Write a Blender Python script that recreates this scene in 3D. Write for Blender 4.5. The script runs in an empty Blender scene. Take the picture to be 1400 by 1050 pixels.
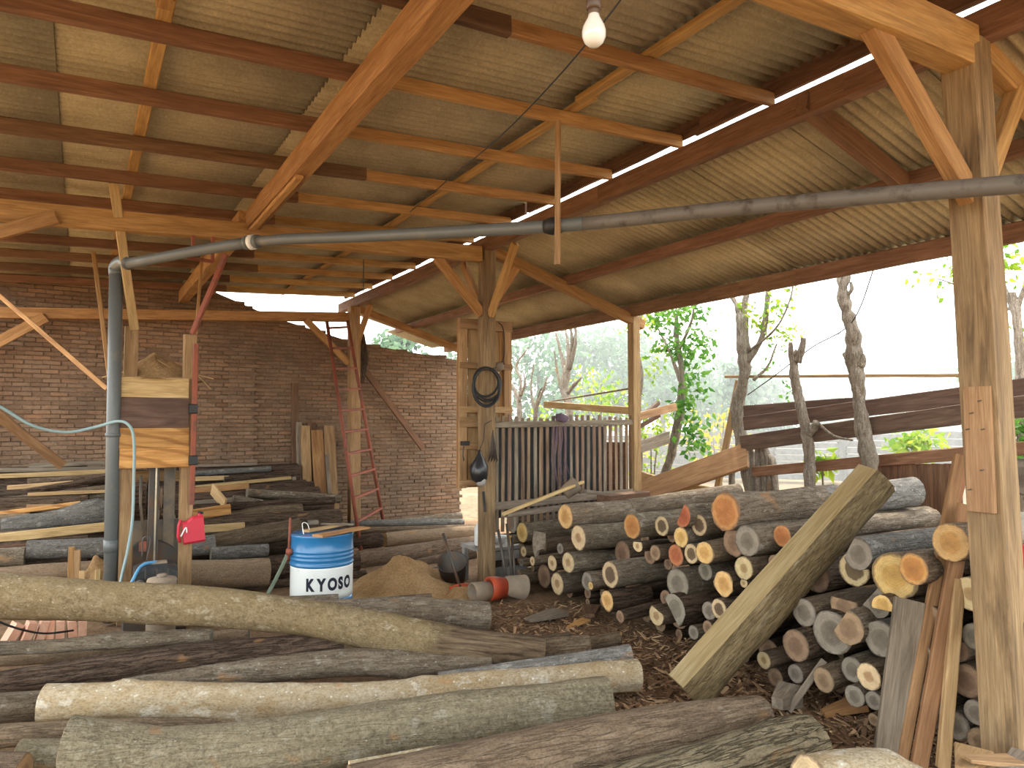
import bpy, bmesh, math, random
from mathutils import Vector, Matrix, noise

# ------------------------------------------------------------------ camera, sky, sun, exposure
scene = bpy.context.scene
COL = scene.collection
FPX, PW, PH = 985.0, 1400.0, 1050.0
YAW, PITCH, CAMZ = math.radians(30.9), math.atan((578.0 - 525.0) / 985.0), 1.85
cam_data = bpy.data.cameras.new('camera')
cam_data.sensor_fit = 'HORIZONTAL'
cam_data.sensor_width = 36.0
cam_data.lens = 36.0 * FPX / PW
cam_data.clip_end = 400
cam = bpy.data.objects.new('camera', cam_data)
cam.location = (0, 0, CAMZ)
cam.rotation_euler = (math.pi / 2 + PITCH, 0, -YAW)
COL.objects.link(cam)
scene.camera = cam

world = bpy.data.worlds.new('hazy_sky')
scene.world = world
world.use_nodes = True
wn = world.node_tree
wn.nodes.clear()
w_out = wn.nodes.new('ShaderNodeOutputWorld')
w_bg = wn.nodes.new('ShaderNodeBackground')
w_sky = wn.nodes.new('ShaderNodeTexSky')
w_sky.sky_type = 'NISHITA'
w_sky.sun_disc = False
w_sky.sun_elevation = math.radians(58)
w_sky.sun_rotation = math.radians(20)
w_sky.dust_density = 4.0
w_sky.air_density = 1.0
w_sky.ozone_density = 1.0
w_mix = wn.nodes.new('ShaderNodeMix')
w_mix.data_type = 'RGBA'
w_mix.inputs[0].default_value = 0.72
w_mix.inputs[7].default_value = (7.6, 7.9, 7.6, 1)
wn.links.new(w_sky.outputs[0], w_mix.inputs[6])
wn.links.new(w_mix.outputs[2], w_bg.inputs[0])
w_bg.inputs[1].default_value = 0.56
wn.links.new(w_bg.outputs[0], w_out.inputs[0])

sun_data = bpy.data.lights.new('sun', 'SUN')
sun_data.energy = 5.0
sun_data.angle = math.radians(1.5)
sun_data.color = (1.0, 0.90, 0.74)
sun = bpy.data.objects.new('sun', sun_data)
sun_dir = Vector((0.36, 0.50, 1.02)).normalized()      # towards the sun
sun.rotation_euler = sun_dir.to_track_quat('Z', 'Y').to_euler()
sun.location = (20, 30, 40)
COL.objects.link(sun)

scene.view_settings.view_transform = 'Standard'
scene.view_settings.look = 'None'
scene.view_settings.gamma = 1.0
scene.view_settings.use_curve_mapping = False
scene.view_settings.exposure = 0.32

# ------------------------------------------------------------------ measuring: photograph pixel -> point of the place
_F = Vector((math.sin(YAW), math.cos(YAW), 0))
_R = Vector((math.cos(YAW), -math.sin(YAW), 0))
_f = _F * math.cos(PITCH) + Vector((0, 0, math.sin(PITCH)))
_u = -_F * math.sin(PITCH) + Vector((0, 0, math.cos(PITCH)))
_C = Vector((0, 0, CAMZ))
def ray(px, py):
    return _f + _R * ((px - PW / 2) / FPX) + _u * ((PH / 2 - py) / FPX)
def at(px, py, d): return _C + ray(px, py) * d
def onx(px, py, X):
    r = ray(px, py); return _C + r * (X / r.x)
def ony(px, py, Y):
    r = ray(px, py); return _C + r * (Y / r.y)
def onz(px, py, z=0.0):
    r = ray(px, py); return _C + r * ((z - CAMZ) / r.z)
def depth(p): return (p - _C).dot(_f)
def size(px_len, p): return px_len * depth(p) / FPX

# ------------------------------------------------------------------ scene helpers
def V(*a): return Vector(a)
def tag(o, label=None, cat=None, group=None, kind=None):
    if label: o['label'] = label
    if cat: o['category'] = cat
    if group: o['group'] = group
    if kind: o['kind'] = kind
    return o
def wm(o):
    m = o.matrix_basis.copy()
    return wm(o.parent) @ o.matrix_parent_inverse @ m if o.parent else m
def put(o, parent):
    if parent is not None:
        o.parent = parent
        o.matrix_parent_inverse = wm(parent).inverted()
    return o
def empty(name, loc=(0, 0, 0)):
    o = bpy.data.objects.new(name, None)
    o.empty_display_size = 0.1
    o.location = loc
    o.matrix_basis = Matrix.Translation(loc)
    COL.objects.link(o)
    return o
def mesh(name, verts, faces, m, parent=None, smooth=False, mat=None, uv=None):
    me = bpy.data.meshes.new(name)
    me.from_pydata([tuple(v) for v in verts], [], faces)
    if smooth: me.polygons.foreach_set('use_smooth', [True] * len(me.polygons))
    if m is not None: me.materials.append(m)
    if uv is not None:
        l = me.uv_layers.new(name='uv')
        for i, lp in enumerate(me.loops): l.data[i].uv = uv[lp.vertex_index]
    o = bpy.data.objects.new(name, me)
    if mat is not None: o.matrix_basis = mat
    COL.objects.link(o)
    return put(o, parent)
def share(src, name, mat, parent=None, m=None):
    o = bpy.data.objects.new(name, src.data)
    o.matrix_basis = mat
    COL.objects.link(o)
    return put(o, parent)
def frame(A, B, up=None):
    x = (B - A).normalized()
    up = Vector(up) if up is not None else Vector((0, 0, 1))
    if abs(x.dot(up)) > 0.97: up = Vector((0, 1, 0)) if abs(x.y) < 0.9 else Vector((1, 0, 0))
    y = up.cross(x).normalized()
    z = x.cross(y)
    m = Matrix((x, y, z)).transposed().to_4x4()
    m.translation = A
    return m
def frame_z(A, B, up=(0, 0, 1)):
    z = (B - A).normalized()
    up = Vector(up)
    if abs(z.dot(up)) > 0.97: up = Vector((0, 1, 0))
    x = up.cross(z).normalized()
    y = z.cross(x)
    m = Matrix((x, y, z)).transposed().to_4x4()
    m.translation = A
    return m
_seed = [11]
def nseed():
    _seed[0] += 1
    return _seed[0]
def beam_data(L, w, h, n=None, rough=0.004, ch=0.006, seed=0, bow=0.0):
    """a sawn timber: chamfered section swept along local X, sides slightly uneven"""
    n = n or max(2, min(14, int(L / 0.35)))
    ch = min(ch, w * 0.3, h * 0.3)
    sec = [(-w/2+ch, -h/2), (w/2-ch, -h/2), (w/2, -h/2+ch), (w/2, h/2-ch), (w/2-ch, h/2), (-w/2+ch, h/2), (-w/2, h/2-ch), (-w/2, -h/2+ch)]
    vs, fs = [], []
    for i in range(n + 1):
        t = i / n
        for k, (y, z) in enumerate(sec):
            q = noise.noise_vector(Vector((t * L * 1.7 + seed * 3.1, (k // 2) * 2.3, seed * 1.7)))
            vs.append((t * L, y + q.y * rough, z + q.z * rough + bow * math.sin(math.pi * t)))
    for i in range(n):
        for k in range(8):
            a = i * 8 + k; b = i * 8 + (k + 1) % 8
            fs.append((a, a + 8, b + 8, b))
    fs.append(tuple(range(8)))
    fs.append(tuple(n * 8 + k for k in reversed(range(8))))
    return vs, fs
def beam(name, A, B, w, h, m, parent=None, up=None, rough=0.004, bow=0.0, n=None):
    vs, fs = beam_data((B - A).length, w, h, n, rough, seed=nseed(), bow=bow)
    return mesh(name, vs, fs, m, parent, mat=frame(A, B, up))
def box(name, c, s, m, parent=None, rot=None, rough=0.0):
    """chamfered block centred at c, size s, rot = 3x3/4x4 matrix"""
    vs, fs = beam_data(s[0], s[1], s[2], 2, rough, ch=min(s) * 0.12, seed=nseed())
    M = Matrix.Translation(c) @ (rot.to_4x4() if rot is not None else Matrix()) @ Matrix.Translation((-s[0] / 2, 0, 0))
    return mesh(name, vs, fs, m, parent, mat=M)
def tube(name, pts, r, m, parent=None, n=10, caps=True, closed=False):
    pts = [Vector(p) for p in pts]
    rs = r if isinstance(r, (list, tuple)) else [r] * len(pts)
    o0 = pts[0].copy()
    vs, fs = [], []
    prev = None
    N = len(pts)
    for i, p in enumerate(pts):
        t = (pts[(i + 1) % N] - pts[i - 1]) if closed else (pts[min(i + 1, N - 1)] - pts[max(i - 1, 0)])
        t.normalize()
        if prev is None:
            a = Vector((0, 0, 1)) if abs(t.z) < 0.9 else Vector((1, 0, 0))
            x = a.cross(t).normalized()
        else:
            x = (prev - t * prev.dot(t)).normalized()
        prev = x
        y = t.cross(x)
        for k in range(n):
            a = 2 * math.pi * k / n
            vs.append(p - o0 + (x * math.cos(a) + y * math.sin(a)) * rs[i])
    for i in range(N if closed else N - 1):
        j = (i + 1) % N
        for k in range(n):
            fs.append((i * n + k, i * n + (k + 1) % n, j * n + (k + 1) % n, j * n + k))
    if caps and not closed:
        fs.append(tuple(reversed(range(n))))
        fs.append(tuple((N - 1) * n + k for k in range(n)))
    return mesh(name, vs, fs, m, parent, smooth=True, mat=Matrix.Translation(o0))
def smooth_pts(ctrl, n=8):
    """Catmull-Rom through the control points"""
    c = [Vector(p) for p in ctrl]
    c = [c[0] * 2 - c[1]] + c + [c[-1] * 2 - c[-2]]
    out = []
    for i in range(1, len(c) - 2):
        for k in range(n):
            t = k / n
            a, b, d, e = c[i - 1], c[i], c[i + 1], c[i + 2]
            out.append(0.5 * ((2 * b) + (d - a) * t + (2 * a - 5 * b + 4 * d - e) * t * t + (3 * b - a - 3 * d + e) * t ** 3))
    out.append(c[-2])
    return out
def lathe(name, prof, m, parent=None, n=32, mat=None, smooth=True):
    vs, fs = [], []
    for r, z in prof:
        for k in range(n):
            a = 2 * math.pi * k / n
            vs.append((r * math.cos(a), r * math.sin(a), z))
    for i in range(len(prof) - 1):
        for k in range(n):
            fs.append((i * n + k, i * n + (k + 1) % n, (i + 1) * n + (k + 1) % n, (i + 1) * n + k))
    if prof[0][0] > 1e-4: fs.append(tuple(reversed(range(n))))
    if prof[-1][0] > 1e-4: fs.append(tuple((len(prof) - 1) * n + k for k in range(n)))
    o = mesh(name, vs, fs, m, parent, smooth=smooth, mat=mat)
    return o

# ------------------------------------------------------------------ materials
def _new(name):
    m = bpy.data.materials.new(name)
    m.use_nodes = True
    nt = m.node_tree
    nt.nodes.clear()
    out = nt.nodes.new('ShaderNodeOutputMaterial')
    b = nt.nodes.new('ShaderNodeBsdfPrincipled')
    nt.links.new(b.outputs[0], out.inputs[0])
    b.inputs['Specular IOR Level'].default_value = 0.25
    return m, nt, b
def _n(nt, t, **kw):
    x = nt.nodes.new(t)
    for k, v in kw.items(): setattr(x, k, v)
    return x
def _coords(nt, scale, kind='Object', rnd=True):
    tc = _n(nt, 'ShaderNodeTexCoord')
    mp = _n(nt, 'ShaderNodeMapping')
    mp.inputs['Scale'].default_value = scale
    nt.links.new(tc.outputs[kind], mp.inputs[0])
    if rnd:
        oi = _n(nt, 'ShaderNodeObjectInfo')
        mu = _n(nt, 'ShaderNodeMath', operation='MULTIPLY'); mu.inputs[1].default_value = 57.0
        nt.links.new(oi.outputs['Random'], mu.inputs[0])
        cb = _n(nt, 'ShaderNodeCombineXYZ')
        for i in range(3): nt.links.new(mu.outputs[0], cb.inputs[i])
        nt.links.new(cb.outputs[0], mp.inputs['Location'])
    return mp.outputs[0]
def _noise(nt, co, scale, detail=4, rough=0.6, dist=0.0):
    x = _n(nt, 'ShaderNodeTexNoise')
    x.inputs['Scale'].default_value = scale
    x.inputs['Detail'].default_value = detail
    x.inputs['Roughness'].default_value = rough
    x.inputs['Distortion'].default_value = dist
    if co is not None: nt.links.new(co, x.inputs['Vector'])
    return x.outputs[0]
def _ramp(nt, fac, stops):
    x = _n(nt, 'ShaderNodeValToRGB')
    e = x.color_ramp.elements
    while len(e) < len(stops): e.new(0.5)
    for i, (p, c) in enumerate(stops):
        e[i].position = p
        e[i].color = (c[0], c[1], c[2], 1) if not isinstance(c, (int, float)) else (c, c, c, 1)
    nt.links.new(fac, x.inputs[0])
    return x.outputs[0]
def _mix(nt, fac, a, b, mode='MIX'):
    x = _n(nt, 'ShaderNodeMix', data_type='RGBA', blend_type=mode)
    for v, i in ((fac, 0), (a, 6), (b, 7)):
        if isinstance(v, (int, float)): x.inputs[i].default_value = v
        elif isinstance(v, tuple): x.inputs[i].default_value = (v[0], v[1], v[2], 1)
        else: nt.links.new(v, x.inputs[i])
    return x.outputs[2]
def _vary(nt, col, amount=0.25, hue=0.007):
    """each object a little lighter, darker, redder than its neighbour"""
    oi = _n(nt, 'ShaderNodeObjectInfo')
    hs = _n(nt, 'ShaderNodeHueSaturation')
    mr = _n(nt, 'ShaderNodeMapRange')
    mr.inputs[3].default_value = 1 - amount
    mr.inputs[4].default_value = 1 + amount
    nt.links.new(oi.outputs['Random'], mr.inputs[0])
    nt.links.new(mr.outputs[0], hs.inputs['Value'])
    m2 = _n(nt, 'ShaderNodeMath', operation='MULTIPLY'); m2.inputs[1].default_value = 7.31
    nt.links.new(oi.outputs['Random'], m2.inputs[0])
    m3 = _n(nt, 'ShaderNodeMath', operation='FRACT'); nt.links.new(m2.outputs[0], m3.inputs[0])
    m4 = _n(nt, 'ShaderNodeMapRange')
    m4.inputs[3].default_value = 0.5 - hue; m4.inputs[4].default_value = 0.5 + hue
    nt.links.new(m3.outputs[0], m4.inputs[0])
    nt.links.new(m4.outputs[0], hs.inputs['Hue'])
    nt.links.new(col, hs.inputs['Color'])
    return hs.outputs[0]
def _bump(nt, b, h, strength=0.5, dist=0.02):
    x = _n(nt, 'ShaderNodeBump')
    x.inputs['Strength'].default_value = strength
    x.inputs['Distance'].default_value = dist
    nt.links.new(h, x.inputs['Height'])
    nt.links.new(x.outputs[0], b.inputs['Normal'])
def wood(name, c_dark, c_mid, c_light, rough=0.75, vary=0.18, grain=1.0, bump=0.35, stain=None, figure=None):
    """sawn timber, grain along local X"""
    m, nt, b = _new(name)
    co = _coords(nt, (0.9 * grain, 9 * grain, 9 * grain))
    g = _noise(nt, co, 2.4, 5, 0.62, 0.8)
    c = _ramp(nt, g, [(0.28, c_dark), (0.5, c_mid), (0.75, c_light)])
    fine = _noise(nt, _coords(nt, (3, 90, 90)), 1.6, 2, 0.5)
    c = _mix(nt, 0.5, c, _ramp(nt, fine, [(0.3, 0.45), (0.65, 1.0)]), 'MULTIPLY')
    if figure:
        wv = _n(nt, 'ShaderNodeTexWave', wave_type='RINGS', rings_direction='Y')
        wv.inputs['Scale'].default_value = 1.6; wv.inputs['Distortion'].default_value = 7.0; wv.inputs['Detail'].default_value = 1.5; wv.inputs['Detail Scale'].default_value = 1.1
        nt.links.new(_coords(nt, (0.55, 1.0, 2.2)), wv.inputs['Vector'])
        c = _mix(nt, _ramp(nt, wv.outputs['Fac'], [(0.72, 0.0), (0.95, 0.65)]), c, figure)
    blot = _noise(nt, _coords(nt, (1.2, 3, 3)), 1.5, 3, 0.6)
    c = _mix(nt, _ramp(nt, blot, [(0.52, 0.0), (0.72, 0.55)]), c, stain or c_dark)
    c = _vary(nt, c, vary)
    nt.links.new(c, b.inputs['Base Color'])
    b.inputs['Roughness'].default_value = rough
    _bump(nt, b, fine, bump, 0.004)
    return m
def bark(name, c_dark, c_mid, c_light, spot, spots=0.5, fiss=0.6, vary=0.2, stretch=0.3, moss=None, crack=0.5, dark_from=None):
    """bark, trunk along local Z: broad patches, fine relief, lengthwise cracks, pale lichen dots in colour spot, rusty scars"""
    m, nt, b = _new(name)
    f = _noise(nt, _coords(nt, (1, 1, stretch)), 26, 5, 0.7, 0.6)
    big = _noise(nt, _coords(nt, (1, 1, 0.55)), 5.5, 4, 0.65)
    c = _ramp(nt, f, [(0.28, c_dark), (0.46, c_mid), (0.70, c_light)])
    c = _mix(nt, _ramp(nt, big, [(0.38, 0.0), (0.62, 0.75)]), c, moss or c_mid)
    patch = _noise(nt, _coords(nt, (1, 1, 0.7)), 10, 3, 0.7)
    lo = 0.64 - 0.10 * spots
    c = _mix(nt, _ramp(nt, patch, [(lo, 0.0), (lo + 0.07, 0.55 * min(1, spots + 0.2))]), c, spot)
    vo = _n(nt, 'ShaderNodeTexVoronoi')
    vo.inputs['Scale'].default_value = 38
    nt.links.new(_coords(nt, (1, 1, 0.8)), vo.inputs['Vector'])
    sc = _n(nt, 'ShaderNodeSeparateColor'); nt.links.new(vo.outputs['Color'], sc.inputs[0])
    rad = _n(nt, 'ShaderNodeMath', operation='MULTIPLY_ADD'); nt.links.new(sc.outputs[0], rad.inputs[0]); rad.inputs[1].default_value = 0.55 * spots + 0.1; rad.inputs[2].default_value = -0.12
    lt = _n(nt, 'ShaderNodeMath', operation='SUBTRACT'); nt.links.new(rad.outputs[0], lt.inputs[0]); nt.links.new(vo.outputs['Distance'], lt.inputs[1])
    c = _mix(nt, _ramp(nt, lt.outputs[0], [(0.0, 0.0), (0.08, 0.75)]), c, spot)
    fine = _noise(nt, _coords(nt, (1, 1, 0.7)), 95, 3, 0.7)
    c = _mix(nt, 0.6, c, _ramp(nt, fine, [(0.32, 0.35), (0.55, 1.0)]), 'MULTIPLY')
    ck = _noise(nt, _coords(nt, (1, 1, 0.10)), 30, 3, 0.6, 0.3)
    ckd = _n(nt, 'ShaderNodeMath', operation='SUBTRACT'); nt.links.new(ck, ckd.inputs[0]); ckd.inputs[1].default_value = 0.5
    cka = _n(nt, 'ShaderNodeMath', operation='ABSOLUTE'); nt.links.new(ckd.outputs[0], cka.inputs[0])
    line = _ramp(nt, cka.outputs[0], [(0.0, 0.0), (0.05, 1.0)])
    c = _mix(nt, crack, c, _ramp(nt, cka.outputs[0], [(0.0, 0.25), (0.045, 1.0)]), 'MULTIPLY')
    scar = _noise(nt, _coords(nt, (1, 1, 0.6)), 8, 2, 0.5)
    c = _mix(nt, _ramp(nt, scar, [(0.67, 0.0), (0.75, 0.6)]), c, (0.34, 0.19, 0.085))
    if dark_from:
        tc = _n(nt, 'ShaderNodeTexCoord'); sx = _n(nt, 'ShaderNodeSeparateXYZ'); nt.links.new(tc.outputs['Object'], sx.inputs[0])
        mr = _n(nt, 'ShaderNodeMapRange'); nt.links.new(sx.outputs[2], mr.inputs[0]); mr.inputs[1].default_value = dark_from; mr.inputs[2].default_value = dark_from + 0.7
        fur = _noise(nt, _coords(nt, (1, 1, 0.10)), 34, 5, 0.7, 0.4)
        dk = _ramp(nt, fur, [(0.35, (0.03, 0.02, 0.013)), (0.55, (0.13, 0.09, 0.055)), (0.75, (0.24, 0.18, 0.11))])
        ad = _n(nt, 'ShaderNodeMath', operation='ADD'); nt.links.new(mr.outputs[0], ad.inputs[0]); nt.links.new(big, ad.inputs[1])
        c = _mix(nt, _ramp(nt, ad.outputs[0], [(0.75, 0.0), (1.0, 0.95)]), c, dk)
    c = _vary(nt, c, vary, 0.006)
    nt.links.new(c, b.inputs['Base Color'])
    b.inputs['Roughness'].default_value = 0.9
    b.inputs['Specular IOR Level'].default_value = 0.12
    hm = _mix(nt, 0.35, f, fine)
    hm = _mix(nt, crack * 0.7, hm, line, 'MULTIPLY')
    _bump(nt, b, hm, min(1, fiss * 1.3), 0.025)
    return m
def cut(name, heart, sap, rim, heart_at=0.45, rough=0.8):
    """sawn end of a log: heartwood, sapwood and bark rim by UV radius, with growth rings and radial checks"""
    m, nt, b = _new(name)
    tc = _n(nt, 'ShaderNodeTexCoord')
    nz = _noise(nt, tc.outputs['UV'], 2.2, 3, 0.6)
    ln = _n(nt, 'ShaderNodeVectorMath', operation='LENGTH')
    nt.links.new(tc.outputs['UV'], ln.inputs[0])
    ad = _n(nt, 'ShaderNodeMath', operation='MULTIPLY_ADD')
    nt.links.new(nz, ad.inputs[0]); ad.inputs[1].default_value = 0.36
    sb = _n(nt, 'ShaderNodeMath', operation='SUBTRACT'); nt.links.new(ln.outputs['Value'], sb.inputs[0]); sb.inputs[1].default_value = 0.18
    nt.links.new(sb.outputs[0], ad.inputs[2])
    c = _ramp(nt, ad.outputs[0], [(0.0, [v * 0.8 for v in heart]), (heart_at, heart), (heart_at + 0.10, sap), (0.86, sap), (0.95, rim)])
    wv = _n(nt, 'ShaderNodeMath', operation='MULTIPLY'); nt.links.new(ad.outputs[0], wv.inputs[0]); wv.inputs[1].default_value = 62
    sn = _n(nt, 'ShaderNodeMath', operation='SINE'); nt.links.new(wv.outputs[0], sn.inputs[0])
    c = _mix(nt, 0.3, c, _ramp(nt, sn.outputs[0], [(0.0, 0.62), (0.8, 1.0)]), 'MULTIPLY')
    st = _noise(nt, _coords(nt, (1, 1, 1), 'UV'), 1.7, 4, 0.7)
    c = _mix(nt, 0.6, c, _ramp(nt, st, [(0.3, 0.5), (0.65, 1.0)]), 'MULTIPLY')
    c = _vary(nt, c, 0.15, 0.01)
    nt.links.new(c, b.inputs['Base Color'])
    b.inputs['Roughness'].default_value = rough
    _bump(nt, b, st, 0.3, 0.01)
    return m
def paint(name, col, rough=0.4, dirt=None, dirt_at=0.6, metal=0.0, scale=6, bump=0.0, spec=0.4):
    m, nt, b = _new(name)
    nz = _noise(nt, _coords(nt, (1, 1, 1)), scale, 5, 0.65)
    d = dirt or tuple(v * 0.6 for v in col)
    c = _mix(nt, _ramp(nt, nz, [(dirt_at - 0.08, 0.0), (dirt_at + 0.1, 0.9)]), col, d)
    nt.links.new(c, b.inputs['Base Color'])
    b.inputs['Roughness'].default_value = rough
    b.inputs['Metallic'].default_value = metal
    b.inputs['Specular IOR Level'].default_value = spec
    if bump: _bump(nt, b, nz, bump, 0.01)
    return m
def earth(name, c_dark, c_mid, c_light, scale=3.0, bump=0.6, spots=None):
    m, nt, b = _new(name)
    co = _coords(nt, (1, 1, 1), rnd=False)
    big = _noise(nt, co, scale * 0.35, 5, 0.65)
    fine = _noise(nt, co, scale * 9, 5, 0.75)
    c = _ramp(nt, big, [(0.3, c_dark), (0.5, c_mid), (0.7, c_light)])
    c = _mix(nt, 0.75, c, _ramp(nt, fine, [(0.3, 0.35), (0.62, 1.0)]), 'MULTIPLY')
    if spots:
        s = _noise(nt, co, scale * 5, 2, 0.5)
        c = _mix(nt, _ramp(nt, s, [(0.6, 0.0), (0.66, 0.8)]), c, spots)
    nt.links.new(c, b.inputs['Base Color'])
    b.inputs['Roughness'].default_value = 0.95
    b.inputs['Specular IOR Level'].default_value = 0.08
    _bump(nt, b, fine, bump, 0.03)
    return m
def leaf(name, a, bcol, trans=0.45):
    m, nt, b = _new(name)
    g = _n(nt, 'ShaderNodeNewGeometry')
    c = _ramp(nt, g.outputs['Random Per Island'], [(0.0, a), (1.0, bcol)])
    nt.links.new(c, b.inputs['Base Color'])
    b.inputs['Roughness'].default_value = 0.55
    tr = _n(nt, 'ShaderNodeBsdfTranslucent')
    nt.links.new(c, tr.inputs[0])
    mx = _n(nt, 'ShaderNodeMixShader'); mx.inputs[0].default_value = trans
    out = [x for x in nt.nodes if x.type == 'OUTPUT_MATERIAL'][0]
    nt.links.new(b.outputs[0], mx.inputs[1]); nt.links.new(tr.outputs[0], mx.inputs[2]); nt.links.new(mx.outputs[0], out.inputs[0])
    return m

M = {}
M['orange'] = wood('orange_sawn_timber', (0.3, 0.155, 0.062), (0.46, 0.255, 0.1), (0.58, 0.35, 0.15))
M['pale'] = wood('pale_sawn_timber', (0.38, 0.24, 0.105), (0.56, 0.375, 0.18), (0.68, 0.49, 0.26))
M['honey'] = wood('honey_teak_board', (0.38, 0.17, 0.05), (0.62, 0.33, 0.11), (0.74, 0.46, 0.19), grain=0.6, figure=(0.24, 0.10, 0.03))
M['red'] = wood('red_brown_timber', (0.15, 0.08, 0.046), (0.245, 0.128, 0.072), (0.34, 0.19, 0.11))
M['dark'] = wood('dark_weathered_timber', (0.085, 0.045, 0.028), (0.16, 0.085, 0.05), (0.25, 0.14, 0.08))
M['tan'] = wood('tan_sawn_post', (0.26, 0.15, 0.075), (0.4, 0.245, 0.12), (0.55, 0.37, 0.2), stain=(0.26, 0.15, 0.08))
M['post'] = wood('rough_sawn_post', (0.13, 0.082, 0.045), (0.27, 0.17, 0.09), (0.41, 0.28, 0.155), vary=0.05, bump=0.7, stain=(0.16, 0.105, 0.065))
M['ash'] = wood('ash_brown_plank', (0.10, 0.076, 0.054), (0.17, 0.13, 0.094), (0.25, 0.20, 0.148))
M['strip'] = wood('reddish_strip', (0.22, 0.105, 0.05), (0.33, 0.17, 0.08), (0.43, 0.24, 0.12))
M['grey'] = wood('grey_weathered_wood', (0.13, 0.10, 0.075), (0.24, 0.19, 0.14), (0.36, 0.30, 0.23))
M['slat'] = wood('brown_grey_slat', (0.16, 0.10, 0.065), (0.27, 0.175, 0.115), (0.38, 0.26, 0.175))
M['plank'] = wood('chocolate_plank', (0.085, 0.052, 0.038), (0.15, 0.092, 0.066), (0.23, 0.15, 0.105))
M['timberface'] = wood('dusty_sawn_face', (0.33, 0.23, 0.10), (0.46, 0.34, 0.17), (0.56, 0.44, 0.25))
M['bark_olive'] = bark('olive_bark', (0.10, 0.072, 0.04), (0.20, 0.15, 0.082), (0.31, 0.245, 0.15), (0.55, 0.49, 0.37), 0.42, 0.5, stretch=0.9, moss=(0.225, 0.165, 0.082), crack=0.15, dark_from=3.0)
M['bark_dust'] = bark('dust_covered_bark', (0.18, 0.125, 0.08), (0.28, 0.20, 0.13), (0.37, 0.275, 0.185), (0.42, 0.33, 0.24), 0.3, 0.5, crack=0.2)
M['bark_pale'] = bark('pale_bark', (0.25, 0.19, 0.12), (0.42, 0.345, 0.24), (0.56, 0.49, 0.38), (0.72, 0.68, 0.60), 0.55, 0.5, stretch=0.8, moss=(0.34, 0.235, 0.12), crack=0.1)
M['bark_grey'] = bark('grey_bark', (0.10, 0.078, 0.056), (0.21, 0.168, 0.122), (0.34, 0.285, 0.22), (0.52, 0.48, 0.41), 0.45, 0.7, moss=(0.17, 0.125, 0.085))
M['bark_green'] = bark('grey_green_bark', (0.11, 0.09, 0.058), (0.24, 0.20, 0.128), (0.37, 0.325, 0.225), (0.54, 0.50, 0.41), 0.42, 0.8, stretch=1.4, moss=(0.30, 0.25, 0.16), crack=0.35)
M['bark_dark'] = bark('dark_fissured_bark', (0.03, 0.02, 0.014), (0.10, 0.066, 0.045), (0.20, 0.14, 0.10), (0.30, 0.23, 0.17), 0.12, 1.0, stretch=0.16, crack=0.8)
M['bark_brown'] = bark('brown_bark', (0.09, 0.062, 0.04), (0.185, 0.13, 0.086), (0.29, 0.215, 0.15), (0.40, 0.34, 0.27), 0.25, 0.8, crack=0.5)
M['bark_white'] = bark('bleached_grey_bark', (0.10, 0.09, 0.08), (0.21, 0.195, 0.175), (0.33, 0.315, 0.29), (0.58, 0.56, 0.52), 0.5, 0.6, stretch=0.5, crack=0.5)
M['bark_furrow'] = bark('furrowed_bark', (0.05, 0.036, 0.022), (0.19, 0.15, 0.095), (0.34, 0.28, 0.185), (0.46, 0.40, 0.29), 0.15, 1.0, stretch=0.14, crack=0.9)
M['cut_orange'] = cut('orange_cut_end', (0.52, 0.225, 0.075), (0.60, 0.31, 0.11), (0.30, 0.17, 0.09), 0.66)
M['cut_yellow'] = cut('yellow_cut_end', (0.62, 0.36, 0.12), (0.72, 0.47, 0.19), (0.26, 0.17, 0.09), 0.5)
M['cut_pale'] = cut('pale_cut_end', (0.46, 0.29, 0.145), (0.68, 0.51, 0.29), (0.24, 0.17, 0.10), 0.34)
M['cut_heart'] = cut('dark_heart_cut_end', (0.17, 0.115, 0.068), (0.62, 0.47, 0.27), (0.20, 0.14, 0.09), 0.55)
M['cut_brown'] = cut('brown_cut_end', (0.25, 0.155, 0.095), (0.33, 0.215, 0.13), (0.16, 0.11, 0.07), 0.5)
M['cut_grey'] = cut('grey_cut_end', (0.20, 0.165, 0.125), (0.29, 0.245, 0.19), (0.14, 0.115, 0.09), 0.5)
M['cut_red'] = cut('red_cut_end', (0.50, 0.16, 0.07), (0.56, 0.22, 0.10), (0.26, 0.13, 0.08), 0.6)
M['floor'] = earth('brown_earth', (0.17, 0.105, 0.062), (0.29, 0.185, 0.11), (0.40, 0.27, 0.165), 2.2, 0.9)
M['yard'] = earth('dry_yard_soil', (0.16, 0.12, 0.075), (0.22, 0.17, 0.11), (0.28, 0.22, 0.15), 0.8, 0.5)
M['sawdust'] = earth('sawdust', (0.36, 0.21, 0.095), (0.50, 0.31, 0.15), (0.60, 0.40, 0.21), 5, 0.7)
M['leaf_bright'] = leaf('bright_leaf', (0.10, 0.24, 0.02), (0.42, 0.50, 0.05))
M['leaf_mid'] = leaf('mid_green_leaf', (0.04, 0.15, 0.02), (0.16, 0.32, 0.05))
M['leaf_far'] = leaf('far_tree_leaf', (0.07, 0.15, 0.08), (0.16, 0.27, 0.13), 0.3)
M['leaf_dry'] = leaf('yellow_leaf', (0.45, 0.42, 0.05), (0.62, 0.40, 0.08))
M['pvc'] = paint('grey_pvc', (0.125, 0.135, 0.135), 0.38, (0.20, 0.17, 0.13), 0.66)
M['pvc_dirty'] = paint('stained_grey_pvc', (0.15, 0.135, 0.12), 0.5, (0.05, 0.035, 0.025), 0.60, scale=9)
M['black'] = paint('black_rubber', (0.02, 0.02, 0.02), 0.5, (0.05, 0.045, 0.04), 0.6)
M['iron'] = paint('dull_iron', (0.10, 0.09, 0.08), 0.55, (0.16, 0.09, 0.05), 0.55, 0.5)
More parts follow.
